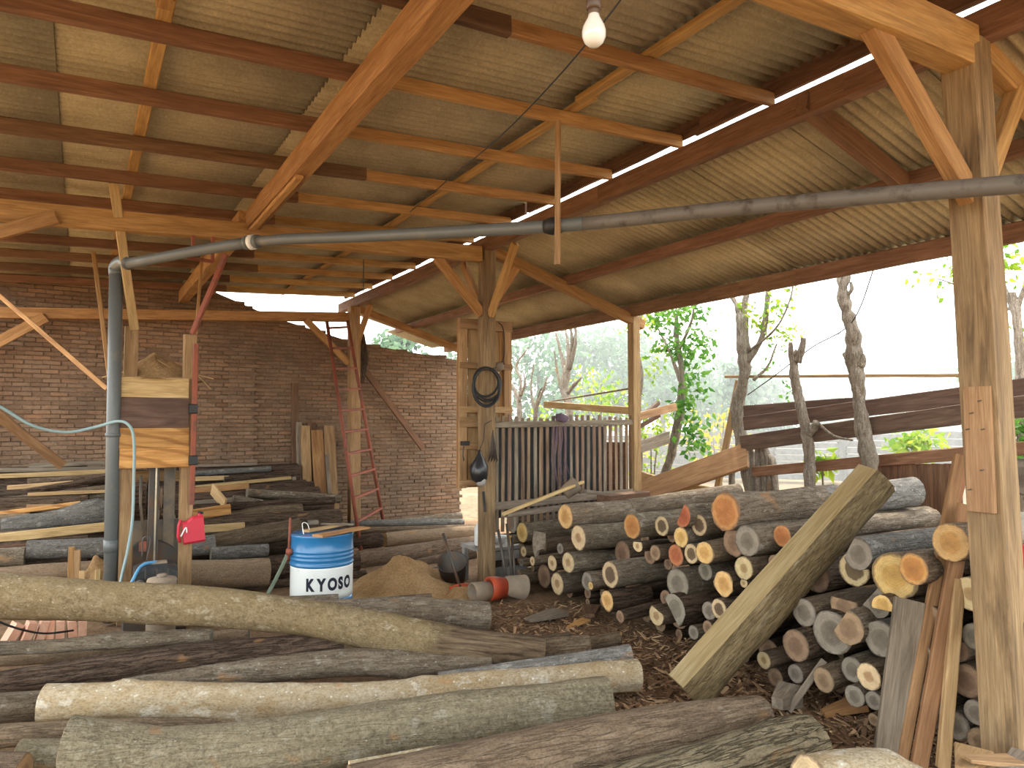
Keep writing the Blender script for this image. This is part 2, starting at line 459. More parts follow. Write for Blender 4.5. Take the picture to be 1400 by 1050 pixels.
M['steel'] = paint('machine_grey_steel', (0.14, 0.125, 0.105), 0.5, (0.24, 0.18, 0.12), 0.5, 0.2)
M['rust'] = paint('red_oxide_steel', (0.28, 0.075, 0.04), 0.65, (0.14, 0.06, 0.04), 0.55)
M['drum_blue'] = paint('blue_drum_paint', (0.025, 0.16, 0.36), 0.22, (0.05, 0.13, 0.22), 0.68, spec=0.6)
M['drum_white'] = paint('white_drum_paint', (0.74, 0.76, 0.74), 0.3, (0.50, 0.47, 0.42), 0.66, spec=0.6)
M['ink'] = paint('black_lettering', (0.015, 0.015, 0.03), 0.4)
M['rustlid'] = paint('rusty_lid', (0.22, 0.11, 0.06), 0.75, (0.36, 0.24, 0.15), 0.5, bump=0.4)
M['red_plastic'] = paint('red_plastic', (0.58, 0.035, 0.06), 0.4, (0.35, 0.05, 0.05), 0.64)
M['red_bucket'] = paint('orange_red_paint', (0.55, 0.08, 0.03), 0.5, (0.30, 0.10, 0.06), 0.58)
M['grey_dirt'] = paint('dusty_grey', (0.25, 0.20, 0.15), 0.8, (0.34, 0.25, 0.17), 0.5)
M['white_plastic'] = paint('white_plastic', (0.80, 0.80, 0.77), 0.35, (0.6, 0.56, 0.5), 0.7)
M['blue_hose'] = paint('pale_blue_hose', (0.30, 0.43, 0.45), 0.35, (0.36, 0.38, 0.34), 0.62)
M['blue_pipe'] = paint('blue_pipe', (0.10, 0.30, 0.52), 0.4)
M['green_hose'] = paint('green_hose', (0.26, 0.33, 0.24), 0.45)
M['chips'] = wood('bark_chips', (0.14, 0.075, 0.04), (0.30, 0.17, 0.09), (0.50, 0.32, 0.18), vary=0.0)
M['purple'] = paint('purple_net_cord', (0.13, 0.09, 0.13), 0.9, (0.20, 0.13, 0.12), 0.5)
M['bag'] = paint('black_plastic_bag', (0.018, 0.018, 0.02), 0.3, spec=0.6)
M['block'] = paint('pale_yard_wall', (0.22, 0.215, 0.20), 0.9, (0.16, 0.15, 0.135), 0.5)
M['clay'] = paint('pink_clay_block', (0.56, 0.30, 0.20), 0.85, (0.66, 0.42, 0.30), 0.5)
# ------------------------------------------------------------------ setting: ground
def grid_patch(name, x0, x1, y0, y1, n, fn, m, parent=None, smooth=True):
    nx, ny = n
    vs = [(x0 + (x1 - x0) * i / nx, y0 + (y1 - y0) * j / ny, 0) for j in range(ny + 1) for i in range(nx + 1)]
    vs = [(x, y, fn(x, y)) for x, y, z in vs]
    fs = [(j * (nx + 1) + i, j * (nx + 1) + i + 1, (j + 1) * (nx + 1) + i + 1, (j + 1) * (nx + 1) + i) for j in range(ny) for i in range(nx)]
    return mesh(name, vs, fs, m, parent, smooth)
def floor_h(x, y):
    return 0.018 * noise.noise(Vector((x * 1.3, y * 1.3, 4))) + 0.012 * noise.noise(Vector((x * 5, y * 5, 9))) - 0.012
tag(grid_patch('floor', -2.6, 6.6, -3.0, 13.2, (110, 170), floor_h, M['floor']), kind='structure', label='trodden brown earth floor of the open timber shed')
tag(mesh('bounce_apron', [(-30, -30, -0.05), (-2.4, -30, -0.05), (-2.4, 40, -0.05), (-30, 40, -0.05)], [(0, 1, 2, 3)], M['sawdust']), kind='structure', label='unseen sawdust-coloured ground added left of the shed to bounce light')  # out of view; pale ground added to bounce light up to the left roof
tag(mesh('bounce_forecourt', [(-2.4, -30, -0.05), (12, -30, -0.05), (12, -2.9, -0.05), (-2.4, -2.9, -0.05)], [(0, 1, 2, 3)], M['sawdust']), kind='structure', label='unseen sawdust-coloured ground added behind the camera to bounce light')  # added behind the camera, bounces light onto the front logs and roof
def yard_h(x, y): return -0.05 + 0.05 * noise.noise(Vector((x * 0.2, y * 0.2, 2)))
tag(mesh('ground', [(-140, -140, -0.07), (140, -140, -0.07), (140, 140, -0.07), (-140, 140, -0.07)], [(0, 1, 2, 3)], M['yard']), kind='structure', label='pale dry soil of the yard around the shed')

# ------------------------------------------------------------------ setting: brick wall at the far end
WY = 12.15
def wall_top(x):
    if x < 0.0: return 3.93
    if x < 1.7: return 3.98
    if x < 2.67: return 3.98 - (x - 1.7) / 0.97 * 0.36
    if x < 4.03: return 3.62 - (x - 2.67) / 1.36 * 0.34
    return 3.28 - (x - 4.03) / 2.1 * 0.23
def make_brick_mat():
    m, nt, b = _new('dusty_brick')
    g = _n(nt, 'ShaderNodeNewGeometry')
    oi = _n(nt, 'ShaderNodeObjectInfo')
    ad = _n(nt, 'ShaderNodeMath', operation='ADD'); nt.links.new(g.outputs['Random Per Island'], ad.inputs[0]); nt.links.new(oi.outputs['Random'], ad.inputs[1])
    fr = _n(nt, 'ShaderNodeMath', operation='FRACT'); nt.links.new(ad.outputs[0], fr.inputs[0])
    c = _ramp(nt, fr.outputs[0], [(0.0, (0.26, 0.16, 0.10)), (0.45, (0.32, 0.20, 0.128)), (0.8, (0.37, 0.245, 0.16)), (1.0, (0.40, 0.225, 0.135))])
    tc = _n(nt, 'ShaderNodeTexCoord')
    mp = _n(nt, 'ShaderNodeMapping'); mp.inputs['Scale'].default_value = (1, 1, 1)
    nt.links.new(g.outputs['Position'], mp.inputs[0])
    big = _noise(nt, mp.outputs[0], 0.8, 4, 0.6)
    c = _mix(nt, _ramp(nt, big, [(0.45, 0.0), (0.7, 0.7)]), c, (0.17, 0.125, 0.095))
    fine = _noise(nt, mp.outputs[0], 30, 4, 0.7)
    c = _mix(nt, 0.6, c, _ramp(nt, fine, [(0.3, 0.5), (0.65, 1.0)]), 'MULTIPLY')
    nt.links.new(c, b.inputs['Base Color'])
    b.inputs['Roughness'].default_value = 0.95
    b.inputs['Specular IOR Level'].default_value = 0.08
    _bump(nt, b, fine, 0.6, 0.01)
    return m
M['brick'] = make_brick_mat()
M['mortar'] = earth('dusty_mortar', (0.22, 0.15, 0.10), (0.29, 0.20, 0.14), (0.35, 0.25, 0.175), 4, 0.8)
wall = empty('wall_back', (1.0, WY, 0))
tag(wall, kind='structure', label='unplastered brown brick end wall with sloping top')
xs = [-2.2, 1.69, 2.67, 4.03, 6.12]
bv, bf = [], []
for x in xs: bv += [(x, WY - 0.016, 0), (x, WY - 0.016, wall_top(x) - 0.03), (x, WY + 0.2, wall_top(x) - 0.03), (x, WY + 0.2, 0)]
for i in range(len(xs) - 1):
    a = i * 4; c = a + 4
    bf += [(a, c, c + 1, a + 1), (a + 1, c + 1, c + 2, a + 2), (a + 2, c + 2, c + 3, a + 3)]
bf += [(0, 1, 2, 3), (16, 19, 18, 17)]
mesh('mortar_core', bv, bf, M['mortar'], wall)
mesh('pier_core', *beam_data(3.05, 0.40, 0.10, 4, 0.004), M['mortar'], wall, mat=frame(V(2.2, WY - 0.02, 0), V(2.2, WY - 0.02, 3.05), (0, 1, 0)))
bvs, bfs = beam_data(0.205, 0.10, 0.052, 1, 0.0, ch=0.006)
brick_mesh = None
rb = random.Random(5)
stuff_v, stuff_f = [], []
cand = []
course = 0.0635
nrow = int(4.0 / course)
for j in range(nrow):
    z = course * (j + 0.5)
    off = (j % 2) * 0.11 + rb.uniform(-0.02, 0.02)
    x = -1.35 + off
    while x < 6.0:
        if z + 0.02 < wall_top(x + 0.1) + rb.uniform(-0.03, 0.02):
            pier = 1.98 < x + 0.1 < 2.40 and z < 3.06
            y = WY - (0.055 if pier else 0.0) + rb.uniform(-0.010, 0.012)
            cand.append((x + rb.uniform(-0.004, 0.004), y, z + rb.uniform(-0.004, 0.004), rb.uniform(-0.02, 0.02)))
        x += 0.218
def brick_px(c):
    p = Vector((c[0] + 0.1, c[1], c[2])) - _C
    d = p.dot(_f); return 700 + p.dot(_R) / d * FPX, 525 - p.dot(_u) / d * FPX
def seen_brick(c):
    x, y = brick_px(c)
    if not (4 < x < 620 and y < 632): return 9e9
    if 140 < x < 285 and y > 430: return 9e9
    if 430 < x < 500: return 9e9
    return depth(Vector(c[:3])) + (0 if y < 590 else 0.5)
order = sorted(range(len(cand)), key=lambda i: seen_brick(cand[i]))
chosen = set(order[:300])
for i, (x, y, z, a) in enumerate(cand):
    Mx = Matrix.Translation((x, y + 0.02, z)) @ Matrix.Rotation(a, 4, 'Y')
    if i in chosen:
        if brick_mesh is None:
            brick_mesh = mesh('brick', bvs, bfs, M['brick'], wall, mat=Mx)
        else:
            share(brick_mesh, 'brick', Mx, wall)
    else:
        k = len(stuff_v)
        stuff_v += [Mx @ Vector(v) for v in bvs]
        stuff_f += [tuple(q + k for q in f) for f in bfs]
tag(mesh('bricks', stuff_v, stuff_f, M['brick'], wall), kind='stuff')

# ------------------------------------------------------------------ setting: roof
def make_sheet_mat():
    m, nt, b = _new('cement_sheet')
    tc = _n(nt, 'ShaderNodeNewGeometry')
    n1 = _noise(nt, tc.outputs['Position'], 1.3, 5, 0.65)
    n2 = _noise(nt, tc.outputs['Position'], 60, 4, 0.8)
    c = _ramp(nt, n1, [(0.3, (0.33, 0.28, 0.19)), (0.5, (0.45, 0.385, 0.265)), (0.72, (0.58, 0.50, 0.34))])
    c = _mix(nt, 0.55, c, _ramp(nt, n2, [(0.3, 0.5), (0.6, 1.0)]), 'MULTIPLY')
    sp = _noise(nt, tc.outputs['Position'], 34, 2, 0.6)
    c = _mix(nt, _ramp(nt, sp, [(0.66, 0.0), (0.70, 0.5)]), c, (0.62, 0.50, 0.32))
    c = _vary(nt, c, 0.10, 0.006)
    nt.links.new(c, b.inputs['Base Color'])
    b.inputs['Roughness'].default_value = 0.9
    b.inputs['Specular IOR Level'].default_value = 0.1
    _bump(nt, b, n2, 0.3, 0.004)
    return m
M['sheet'] = make_sheet_mat()
def sheet_data(L, W, wave, amp, per=6, thick=0.006, rows=1):
    """corrugated sheet: waves across local Y, running along local X"""
    nw = int(round(W / wave)) * per
    vs, fs = [], []
    for s in (0, 1):
        for r in range(rows + 1):
            for i in range(nw + 1):
                y = W * i / nw
                vs.append((L * r / rows, y, amp * math.cos(2 * math.pi * i / per) + (thick if s else 0)))
    st = (rows + 1) * (nw + 1)
    for r in range(rows):
        for i in range(nw):
            a = r * (nw + 1) + i
            fs.append((a, a + nw + 1, a + nw + 2, a + 1))
            fs.append((st + a, st + a + 1, st + a + nw + 2, st + a + nw + 1))
    for i in range(nw):
        fs.append((i, i + 1, st + i + 1, st + i))
        e = rows * (nw + 1) + i
        fs.append((e, st + e, st + e + 1, e + 1))
    return vs, fs
RX = 3.92                       # ridge
def zl(x): return 4.03 + 0.045 * (x - RX)      # centre of left rafters
SLR = 0.27                      # right slope
def zr(x): return 3.93 - SLR * (x - RX)        # underside of right sheets
ceiling = empty('ceiling', (2.0, 5.0, 3.9))
tag(ceiling, kind='structure', label='corrugated cement sheet roof on sawn timber rafters')
# left field: waves run along X, sheets in rows
th = math.atan(0.045)
first = None
rows_x = [-1.6, -0.35, 1.3, 2.85]
rl = [1.42, 1.80, 1.70, 1.12]
sh_cache = {}
def add_sheet(L, W, Mx, wave=0.08, amp=0.017):
    key = (round(L, 3), round(W, 3))
    if key not in sh_cache:
        vs, fs = sheet_data(L, W, wave, amp)
        sh_cache[key] = mesh('roof_sheet', vs, fs, M['sheet'], ceiling, smooth=True, mat=Mx)
    else:
        share(sh_cache[key], 'roof_sheet', Mx, ceiling)
rs = random.Random(3)
for i, x0 in enumerate(rows_x):
    y = -0.6
    while y < 12.4:
        z = zl(x0) + 0.120 + 0.007 * (len(rows_x) - i) * 0 + (0.012 if i % 2 else 0.0)
        Mx = Matrix.Translation((x0, y, z)) @ Matrix.Rotation(-th, 4, 'Y') @ Matrix.Rotation(0.010, 4, 'X')
        add_sheet(rl[i], 1.04, Mx)
        y += 0.96
# right field
tr = math.atan(SLR)
for i, (x0, L) in enumerate(((RX + 0.10, 1.25), (RX + 1.20, 1.02))):
    y = -0.6 + (0.45 if i else 0.0)
    while y < 12.6:
        z = zr(x0) + 0.02 + (0.0 if i else 0.018)
        Mx = Matrix.Translation((x0, y, z)) @ Matrix.Rotation(tr, 4, 'Y') @ Matrix.Rotation(0.014, 4, 'X')
        add_sheet(L, 1.04, Mx)
        y += 0.96
# ridge beam: several lengths end to end
for i, (ya, yb) in enumerate(((-0.5, 2.6), (2.6, 5.0), (5.0, 7.9), (7.9, 12.5))):
    beam('ridge_beam', V(RX, ya, 3.875), V(RX, yb, 3.875), 0.09, 0.16, M['red'], ceiling, rough=0.006)
# right purlin and eave beam
for x, lens, hh in ((RX + 1.12, ((-0.5, 3.3), (3.25, 8.0), (8.0, 12.6)), 0.11), (RX + 2.12, ((-0.5, 4.6), (4.6, 9.3), (9.3, 12.6)), 0.15)):
    for ya, yb in lens:
        z = zr(x) - hh / 2 + 0.004
        beam('purlin', V(x, ya, z), V(x, yb, z), 0.075, hh, M['red'], ceiling, rough=0.006)
# left rafters: dark lengths over the girder, light lengths on to the ridge
GX = 1.36
for k in range(-4, 11):
    y = 3.18 + 0.865 * k
    if y > 12.3: continue
    xa, xb = -1.58, GX + rs.uniform(0.15, 0.75)
    beam('rafter', V(xa, y, zl(xa)), V(xb, y, zl(xb)), 0.055, 0.10, M['red'] if k % 3 else M['dark'], ceiling, rough=0.006)
    xc = xb - 0.01
    beam('rafter', V(xc, y + 0.006, zl(xc)), V(RX + 0.03, y, zl(RX + 0.03)), 0.05, 0.085, M['orange'], ceiling, rough=0.005)
# battens carrying the sheets
for x in (-1.45, 0.30, 2.90):
    for ya, yb in ((-0.5, 3.9), (3.8, 8.4), (8.3, 12.5)):
        xx = x + rs.uniform(-0.03, 0.03)
        beam('batten', V(xx, ya, zl(x) + 0.072), V(xx, yb, zl(x) + 0.072), 0.075, 0.04, M['orange'], ceiling)
# girders parallel to the ridge, on the tie beams
for ya, yb, dx in ((-0.5, 1.75, 0.0), (1.70, 7.20, 0.0), (7.1, 12.0, -0.06)):
    z = zl(GX) - 0.05 - 0.09
    beam('girder', V(GX + dx, ya, z), V(GX + dx, yb, z), 0.13, 0.18, M['orange'], ceiling, rough=0.008)
beam('packing_strip', V(GX - 0.02, 5.3, zl(GX) - 0.25), V(GX - 0.02, 7.0, zl(GX) - 0.25), 0.06, 0.03, M['orange'], ceiling)
# tie beams on the posts
def tie(y, w=0.11, h=0.17, m='orange'):
    return beam('tie_beam', V(-1.58, y, 3.54), V(RX - 0.09, y, 3.75), w, h, M[m], ceiling, rough=0.008)
tie(1.89, 0.15, 0.21); tie(7.10)
beam('tie_beam', ony(-200, 425, 11.8), ony(487, 434, 11.8), 0.10, 0.15, M['orange'], ceiling)
# right rafter beams from ridge post to eave post
for y in (1.89, 7.10, 11.85):
    beam('rafter_beam', V(RX + 0.05, y + 0.02, zr(RX + 0.05) - 0.10), V(RX + 2.32, y + 0.02, zr(RX + 2.32) - 0.185), 0.10, 0.12, M['orange'], ceiling)
beam('rafter_beam', V(RX - 0.06, 2.88, zr(RX) - 0.05), V(RX + 1.15, 2.90, zr(RX + 1.15) - 0.09), 0.08, 0.13, M['red'], ceiling)
# ragged capping boards hanging along the ridge over the gap
for i, (ya, yb) in enumerate(((-0.5, 1.2), (1.25, 3.9), (3.85, 6.3), (6.35, 9.2), (9.1, 12.4))):
    beam('ridge_cap', V(RX + 0.05, ya, 4.130), V(RX + 0.05, yb, 4.130 + rs.uniform(-0.006, 0.006)), 0.03, 0.17, M['dark'], ceiling, rough=0.015)

# posts with their braces
def post(name, x, y, ztop, w, m, label, braces=(), z0=-0.03, lean=(0, 0), pieces=()):
    t = empty(name, (x, y, 0))
    tag(t, label, 'post')
    beam('shaft', V(x + lean[0], y + lean[1], z0), V(x, y, ztop), w, w, M[m], t, up=(0, 1, 0), rough=0.006)
    for A, B, bw, bh in braces:
        beam('brace', V(*A), V(*B), bw, bh, M['orange'], t, rough=0.005)
    return t
rp = post('timber_post', 3.85, 1.90, 3.80, 0.17, 'post', 'tall rough-sawn post nearest the camera on the right, with nailed splice patch',
     lean=(0.13, -0.03), braces=(((3.84, 1.89, 2.98), (3.03, 1.89, 3.66), 0.075, 0.115),
             ((3.97, 1.89, 3.10), (4.36, 1.89, 3.66), 0.075, 0.10)))
spl = box('splice_board', V(3.83, 1.885, 1.72), (0.62, 0.13, 0.025), M['tan'], rp, rot=Matrix.Rotation(math.pi / 2, 3, 'Y'))
for (yy, zz) in ((1.86, 1.96), (1.90, 1.90), (1.85, 1.82), (1.92, 1.82), (1.86, 1.62), (1.92, 1.52)):
    tube('nail', [V(3.81, yy, zz), V(3.80, yy + 0.012, zz - 0.004)], 0.003, M['iron'], spl, n=5)
post('timber_post', 3.93, 7.12, 3.80, 0.15, 'post', 'central ridge post carrying the coiled black cable and plastic bag',
     braces=(((3.86, 7.12, 3.08), (3.30, 7.12, 3.66), 0.07, 0.10), ((3.93, 7.04, 3.06), (3.93, 6.5, 3.76), 0.06, 0.09),
             ((3.95, 7.20, 3.06), (3.95, 7.75, 3.78), 0.06, 0.09), ((4.0, 7.12, 3.2), (4.32, 7.12, 3.66), 0.06, 0.09)))
post('timber_post', 3.90, 11.70, 3.80, 0.17, 'tan', 'far ridge post behind the red ladder by the brick wall', lean=(0.05, 0.0),
     braces=(((3.82, 11.7, 2.85), (3.1, 11.7, 3.52), 0.07, 0.10), ((3.96, 11.68, 3.2), (4.10, 11.45, 3.82), 0.06, 0.09)))
post('timber_post', RX + 2.17, 7.12, 3.22, 0.115, 'tan', 'slim eave post at the right end of the slatted panel')
post('timber_post', -1.45, 7.10, 3.45, 0.15, 'orange', 'post just beyond the left edge whose brace meets the central tie beam',
     braces=(((-1.38, 7.02, 3.0), (-0.22, 7.02, 3.56), 0.06, 0.11),))
post('timber_post', -1.25, 11.8, 3.45, 0.15, 'orange', 'post just beyond the left edge whose brace meets the wall tie beam',
     braces=(((-1.2, 11.72, 2.75), (-0.45, 11.72, 3.3), 0.05, 0.14),))
# ------------------------------------------------------------------ logs
def log(name, pts, rad, bark_m, cut_m, label, group=None, cat='log', nseg=14, step=0.16, seed=None, rough=0.05, knots=(), half=None, ends='AB', flare=0.0, cone=False):
    """a log through world points pts with radii rad; local Z runs along it.  half=(angle, keep): split log, sawn flat on one side"""
    seed = nseed() if seed is None else seed
    pts = [Vector(p) for p in pts]
    A, B = pts[0], pts[-1]
    Mx = frame_z(A, B)
    inv = Mx.inverted()
    lp = [inv @ p for p in pts]
    L = lp[-1].z
    # resample centre line and radius
    n = max(4, min(70, int(L / step)))
    path = []
    for i in range(n + 1):
        z = L * i / n
        for k in range(len(lp) - 1):
            if z <= lp[k + 1].z + 1e-6: break
        t = (z - lp[k].z) / max(1e-6, lp[k + 1].z - lp[k].z)
        t2 = t * t * (3 - 2 * t) if len(lp) > 2 else t
        c = lp[k].lerp(lp[k + 1], t)
        r = rad[k] + (rad[k + 1] - rad[k]) * t2
        path.append((c.x, c.y, z, r))
    if len(lp) > 2:                       # soften the corners
        for _ in range(max(1, n // 8)):
            q = [path[0]] + [tuple((path[i - 1][j] + 2 * path[i][j] + path[i + 1][j]) / 4 for j in range(4)) for i in range(1, n)] + [path[-1]]
            path = q
    vs, fs = [], []
    S = seed * 7.13
    def ring(cx, cy, z, r, tilt=0.0):
        out = []
        for k in range(nseg):
            a = 2 * math.pi * k / nseg
            q = noise.noise(Vector((math.cos(a) * 1.1 + S, math.sin(a) * 1.1, z * 1.6 / max(0.05, r) * 0.12 + S)))
            q2 = noise.noise(Vector((math.cos(a) * 3.2, math.sin(a) * 3.2 + S, z * 7.0)))
            rr = r * (1 + rough * 1.6 * q + rough * 0.7 * q2)
            for (kt, ka, kw, kh) in knots:
                da = math.atan2(math.sin(a - ka), math.cos(a - ka)) * r
                dz = z - kt * L
                g = math.exp(-(da * da + dz * dz) / (kw * kw))
                rr += kh * g
            x, y = rr * math.cos(a), rr * math.sin(a)
            if half is not None:
                ha, keep = half
                nx, ny = math.cos(ha), math.sin(ha)
                dd = x * nx + y * ny - keep * r
                if dd > 0: x -= nx * dd; y -= ny * dd
            out.append((cx + x, cy + y, z + tilt * x))
        return out
    for i, (cx, cy, z, r) in enumerate(path):
        vs += ring(cx, cy, z, r, 0.12 * noise.noise(Vector((S, i == 0, 3))) if i in (0, n) else 0.0)
    for i in range(n):
        for k in range(nseg):
            fs.append((i * nseg + k, i * nseg + (k + 1) % nseg, (i + 1) * nseg + (k + 1) % nseg, (i + 1) * nseg + k))
    o = mesh(name, vs, fs, bark_m, None, smooth=True, mat=Mx)
    tag(o, label, cat, group)
    if half is not None:
        o.data.set_sharp_from_angle(angle=math.radians(38))
    for w, e in (('A', 0), ('B', n)):
        base = vs[e * nseg:(e + 1) * nseg]
        c = Vector(base[0]) * 0
        for b in base: c += Vector(b)
        c /= nseg
        s = -1 if w == 'A' else 1
        cm = cut_m if w in ends else bark_m
        r = max(1e-4, path[e][3])
        cv, uv = [], []
        for f_, dz in ((1.0, 0.0), (0.97, 0.004 * s), (0.5, 0.006 * s)):
            for b in base:
                p = c + (Vector(b) - c) * f_
                p.z += dz * (0.6 + 0.8 * noise.noise(Vector((p.x * 30, p.y * 30, S))))
                cv.append(p); uv.append(((p.x - c.x) / r, (p.y - c.y) / r))
        cv.append(c + Vector((0, 0, 0.005 * s))); uv.append((0.0, 0.0))
        cf = []
        for l in (0, 1):
            for k in range(nseg):
                q = (l * nseg + k, l * nseg + (k + 1) % nseg, (l + 1) * nseg + (k + 1) % nseg, (l + 1) * nseg + k)
                cf.append(q if s > 0 else tuple(reversed(q)))
        for k in range(nseg):
            q = (2 * nseg + k, 2 * nseg + (k + 1) % nseg, 3 * nseg)
            cf.append(q if s > 0 else tuple(reversed(q)))
        fo = mesh('cut_face', cv, cf, cm, None, smooth=False, uv=uv)
        fo.parent = o
    return o
def flog(path, d0, d1, *a, **k):
    """log traced along photograph points (px, py, radius px), depth d0 at the first and d1 at the last"""
    run = [0.0]
    for i in range(1, len(path)): run.append(run[-1] + math.hypot(path[i][0] - path[i - 1][0], path[i][1] - path[i - 1][1]))
    pts, rad = [], []
    for (px, py, r), s in zip(path, run):
        t = s / run[-1]
        d = 1 / ((1 - t) / d0 + t / d1)
        pts.append(at(px, py, d)); rad.append(r * d / FPX)
    return log(k.pop('name', 'log'), pts, rad, *a, **k)

B_, C_ = {k[5:]: v for k, v in M.items() if k.startswith('bark_')}, {k[4:]: v for k, v in M.items() if k.startswith('cut_')}
fg = 'long logs in the foreground heap'
flog([(-70, 803, 31), (0, 814, 30), (290, 829, 26), (400, 841, 24), (521, 864, 25), (636, 886, 26), (741, 890, 19)], 4.75, 5.35, B_['olive'], C_['pale'],
     'long olive-brown log lying across the top of the foreground heap', fg, nseg=36, step=0.04, rough=0.07, knots=((0.18, 2.2, 0.03, 0.012), (0.42, 2.6, 0.04, 0.014), (0.72, 2.0, 0.05, 0.02)))
flog([(-60, 888, 10), (70, 884, 9), (158, 876, 11), (289, 869, 10)], 4.95, 5.15, B_['grey'], C_['grey'],
     'thin grey log with a knot ring below the top olive log', fg, nseg=20, step=0.05, knots=((0.62, 0.5, 0.05, 0.02), (0.60, 3.5, 0.05, 0.015)))
flog([(-60, 906, 10), (120, 893, 10), (340, 868, 10)], 5.2, 5.5, B_['dust'], C_['grey'], 'dusty slim log between the knotted grey log and the dark one', fg, nseg=18, step=0.06)
flog([(-50, 943, 17), (120, 918, 18), (286, 898, 21), (400, 886, 17), (470, 876, 13)], 4.55, 5.15, B_['dark'], C_['brown'],
     'dark fissured log slanting up to the right with torn bark', fg, nseg=28, step=0.05, rough=0.10)
flog([(170, 936, 14), (350, 916, 17), (490, 904, 18), (556, 908, 18), (670, 905, 13)], 4.75, 5.2, B_['grey'], C_['grey'],
     'grey mottled log with a burl below the olive log', fg, nseg=26, step=0.05, knots=((0.76, 4.4, 0.06, 0.03), (0.75, 3.4, 0.05, 0.02)))
flog([(60, 963, 26), (190, 958, 25), (286, 959, 26), (400, 960, 23), (521, 955, 22), (636, 943, 22), (750, 931, 21), (872, 924, 21)], 4.15, 4.85, B_['pale'], C_['pale'],
     'pale whitish log lying right behind the thickest grey-green log', fg, nseg=34, step=0.04, rough=0.08, knots=((0.30, 4.5, 0.06, 0.03), (0.12, 1.5, 0.06, 0.02), (0.17, 2.2, 0.08, 0.02), (0.6, 1.6, 0.06, 0.012)))
flog([(600, 930, 11), (760, 909, 12), (862, 894, 13)], 4.95, 5.15, B_['white'], C_['grey'], 'pale grey log end peeping over the whitish log', fg, nseg=18, step=0.06)
flog([(-60, 975, 20), (0, 968, 20), (110, 962, 19)], 4.05, 4.5, B_['grey'], C_['brown'], 'grey lichened log at the left edge beside the pale log', fg, nseg=20, step=0.06)
flog([(-50, 948, 10), (66, 941, 12)], 4.7, 4.75, B_['brown'], C_['yellow'], 'small log with a brownish cut end above the lichened log', fg, nseg=16)
flog([(-60, 1012, 15), (40, 1004, 15), (180, 994, 12), (330, 990, 9)], 3.75, 4.3, B_['brown'], C_['brown'], 'dark brown log at the left edge under the pale log', fg, nseg=20, step=0.06)
flog([(24, 1036, 23), (120, 1034, 22), (260, 1040, 20)], 3.7, 3.9, B_['green'], C_['pale'], 'short olive log peeping out left of the thickest log', fg, nseg=20, step=0.06)
flog([(-80, 1060, 30), (30, 1062, 30)], 3.4, 3.45, B_['brown'], C_['brown'], 'brown log in the bottom left corner', fg, nseg=20, step=0.06)
flog([(92, 1030, 46), (230, 1041, 43), (400, 1020, 39), (521, 998, 36), (636, 983, 36), (828, 962, 34)], 3.45, 4.3, B_['green'], C_['pale'],
     'thickest grey-green log with orange scars in the front row', fg, nseg=44, step=0.03, rough=0.07,
     knots=((0.66, 1.9, 0.05, 0.02), (0.86, 2.6, 0.04, 0.02), (0.93, 2.4, 0.035, -0.012), (0.2, 3.4, 0.06, -0.012)))
flog([(480, 1100, 50), (700, 1050, 45), (860, 1013, 38), (1000, 984, 30), (1040, 979, 28)], 3.2, 4.1, B_['brown'], C_['brown'],
     'smooth brown log running up to the leaning squared beam', fg, nseg=32, step=0.045)
flog([(780, 1118, 44), (950, 1063, 40), (1060, 1023, 37), (1112, 1012, 34)], 3.25, 3.8, B_['furrow'], C_['brown'],
     'deeply furrowed grey log at the bottom centre right', fg, nseg=36, step=0.03, rough=0.09)
flog([(1105, 1075, 40), (1205, 1068, 44), (1260, 1085, 34)], 3.05, 3.2, B_['pale'], C_['pale'], 'pale stripped log chunk at the bottom edge', fg, nseg=24, step=0.05, rough=0.12)
flog([(300, 828, 9), (400, 824, 9), (462, 823, 11)], 6.05, 6.25, B_['grey'], C_['grey'], 'grey log with a sawn branch stub in front of the blue drum', fg, nseg=18, step=0.06,
     knots=((0.92, 3.6, 0.05, 0.03),))
flog([(440, 838, 18), (560, 836, 20), (610, 839, 20), (667, 843, 20)], 6.0, 6.4, B_['grey'], C_['grey'], 'thick grey log lying before the sawdust mound', fg, nseg=24, step=0.06,
     knots=((0.28, 4.0, 0.05, 0.02), (0.8, 2.0, 0.06, 0.02)))
flog([(505, 828, 10), (590, 820, 9)], 6.5, 6.6, B_['brown'], C_['brown'], 'short brown log tucked behind the thick grey log', fg, nseg=16)
flog([(690, 894, 16), (770, 888, 17), (806, 884, 16)], 5.55, 5.6, B_['brown'], C_['brown'], 'brown log stub butted against the end of the olive log', fg, nseg=20, step=0.06)
flog([(800, 882, 10), (846, 872, 9)], 5.8, 5.9, B_['brown'], C_['brown'], 'small dark log piece pointing at the log stack', fg, nseg=16)
flog([(690, 878, 8), (780, 866, 6)], 6.0, 6.1, B_['brown'], C_['yellow'], 'thin bark-covered slab lying on the chips', fg, nseg=14, half=(1.5, 0.2))
o = flog([(478, 1052, 11), (600, 1032, 12), (709, 1016, 10)], 3.38, 3.6, B_['pale'], C_['pale'], 'pale split slab lying on the smooth brown log', None, name='slab', cat='slab', nseg=16, half=(4.6, 0.2))
# hidden supports below the heap
for pts_, lb in ((((-60, 935, 20), (-45, 930, 20)), 'log stub under the left end of the heap, outside the picture'),):
    pass
bl = at(-62, 806, 4.76)
lathe_m = Matrix.Translation((bl.x, bl.y, 0.0))
log('log', [V(bl.x, bl.y, 0), V(bl.x, bl.y, bl.z - 0.14)], [0.17, 0.16], B_['brown'], C_['pale'], 'upright stump outside the left edge holding up the olive log', fg)

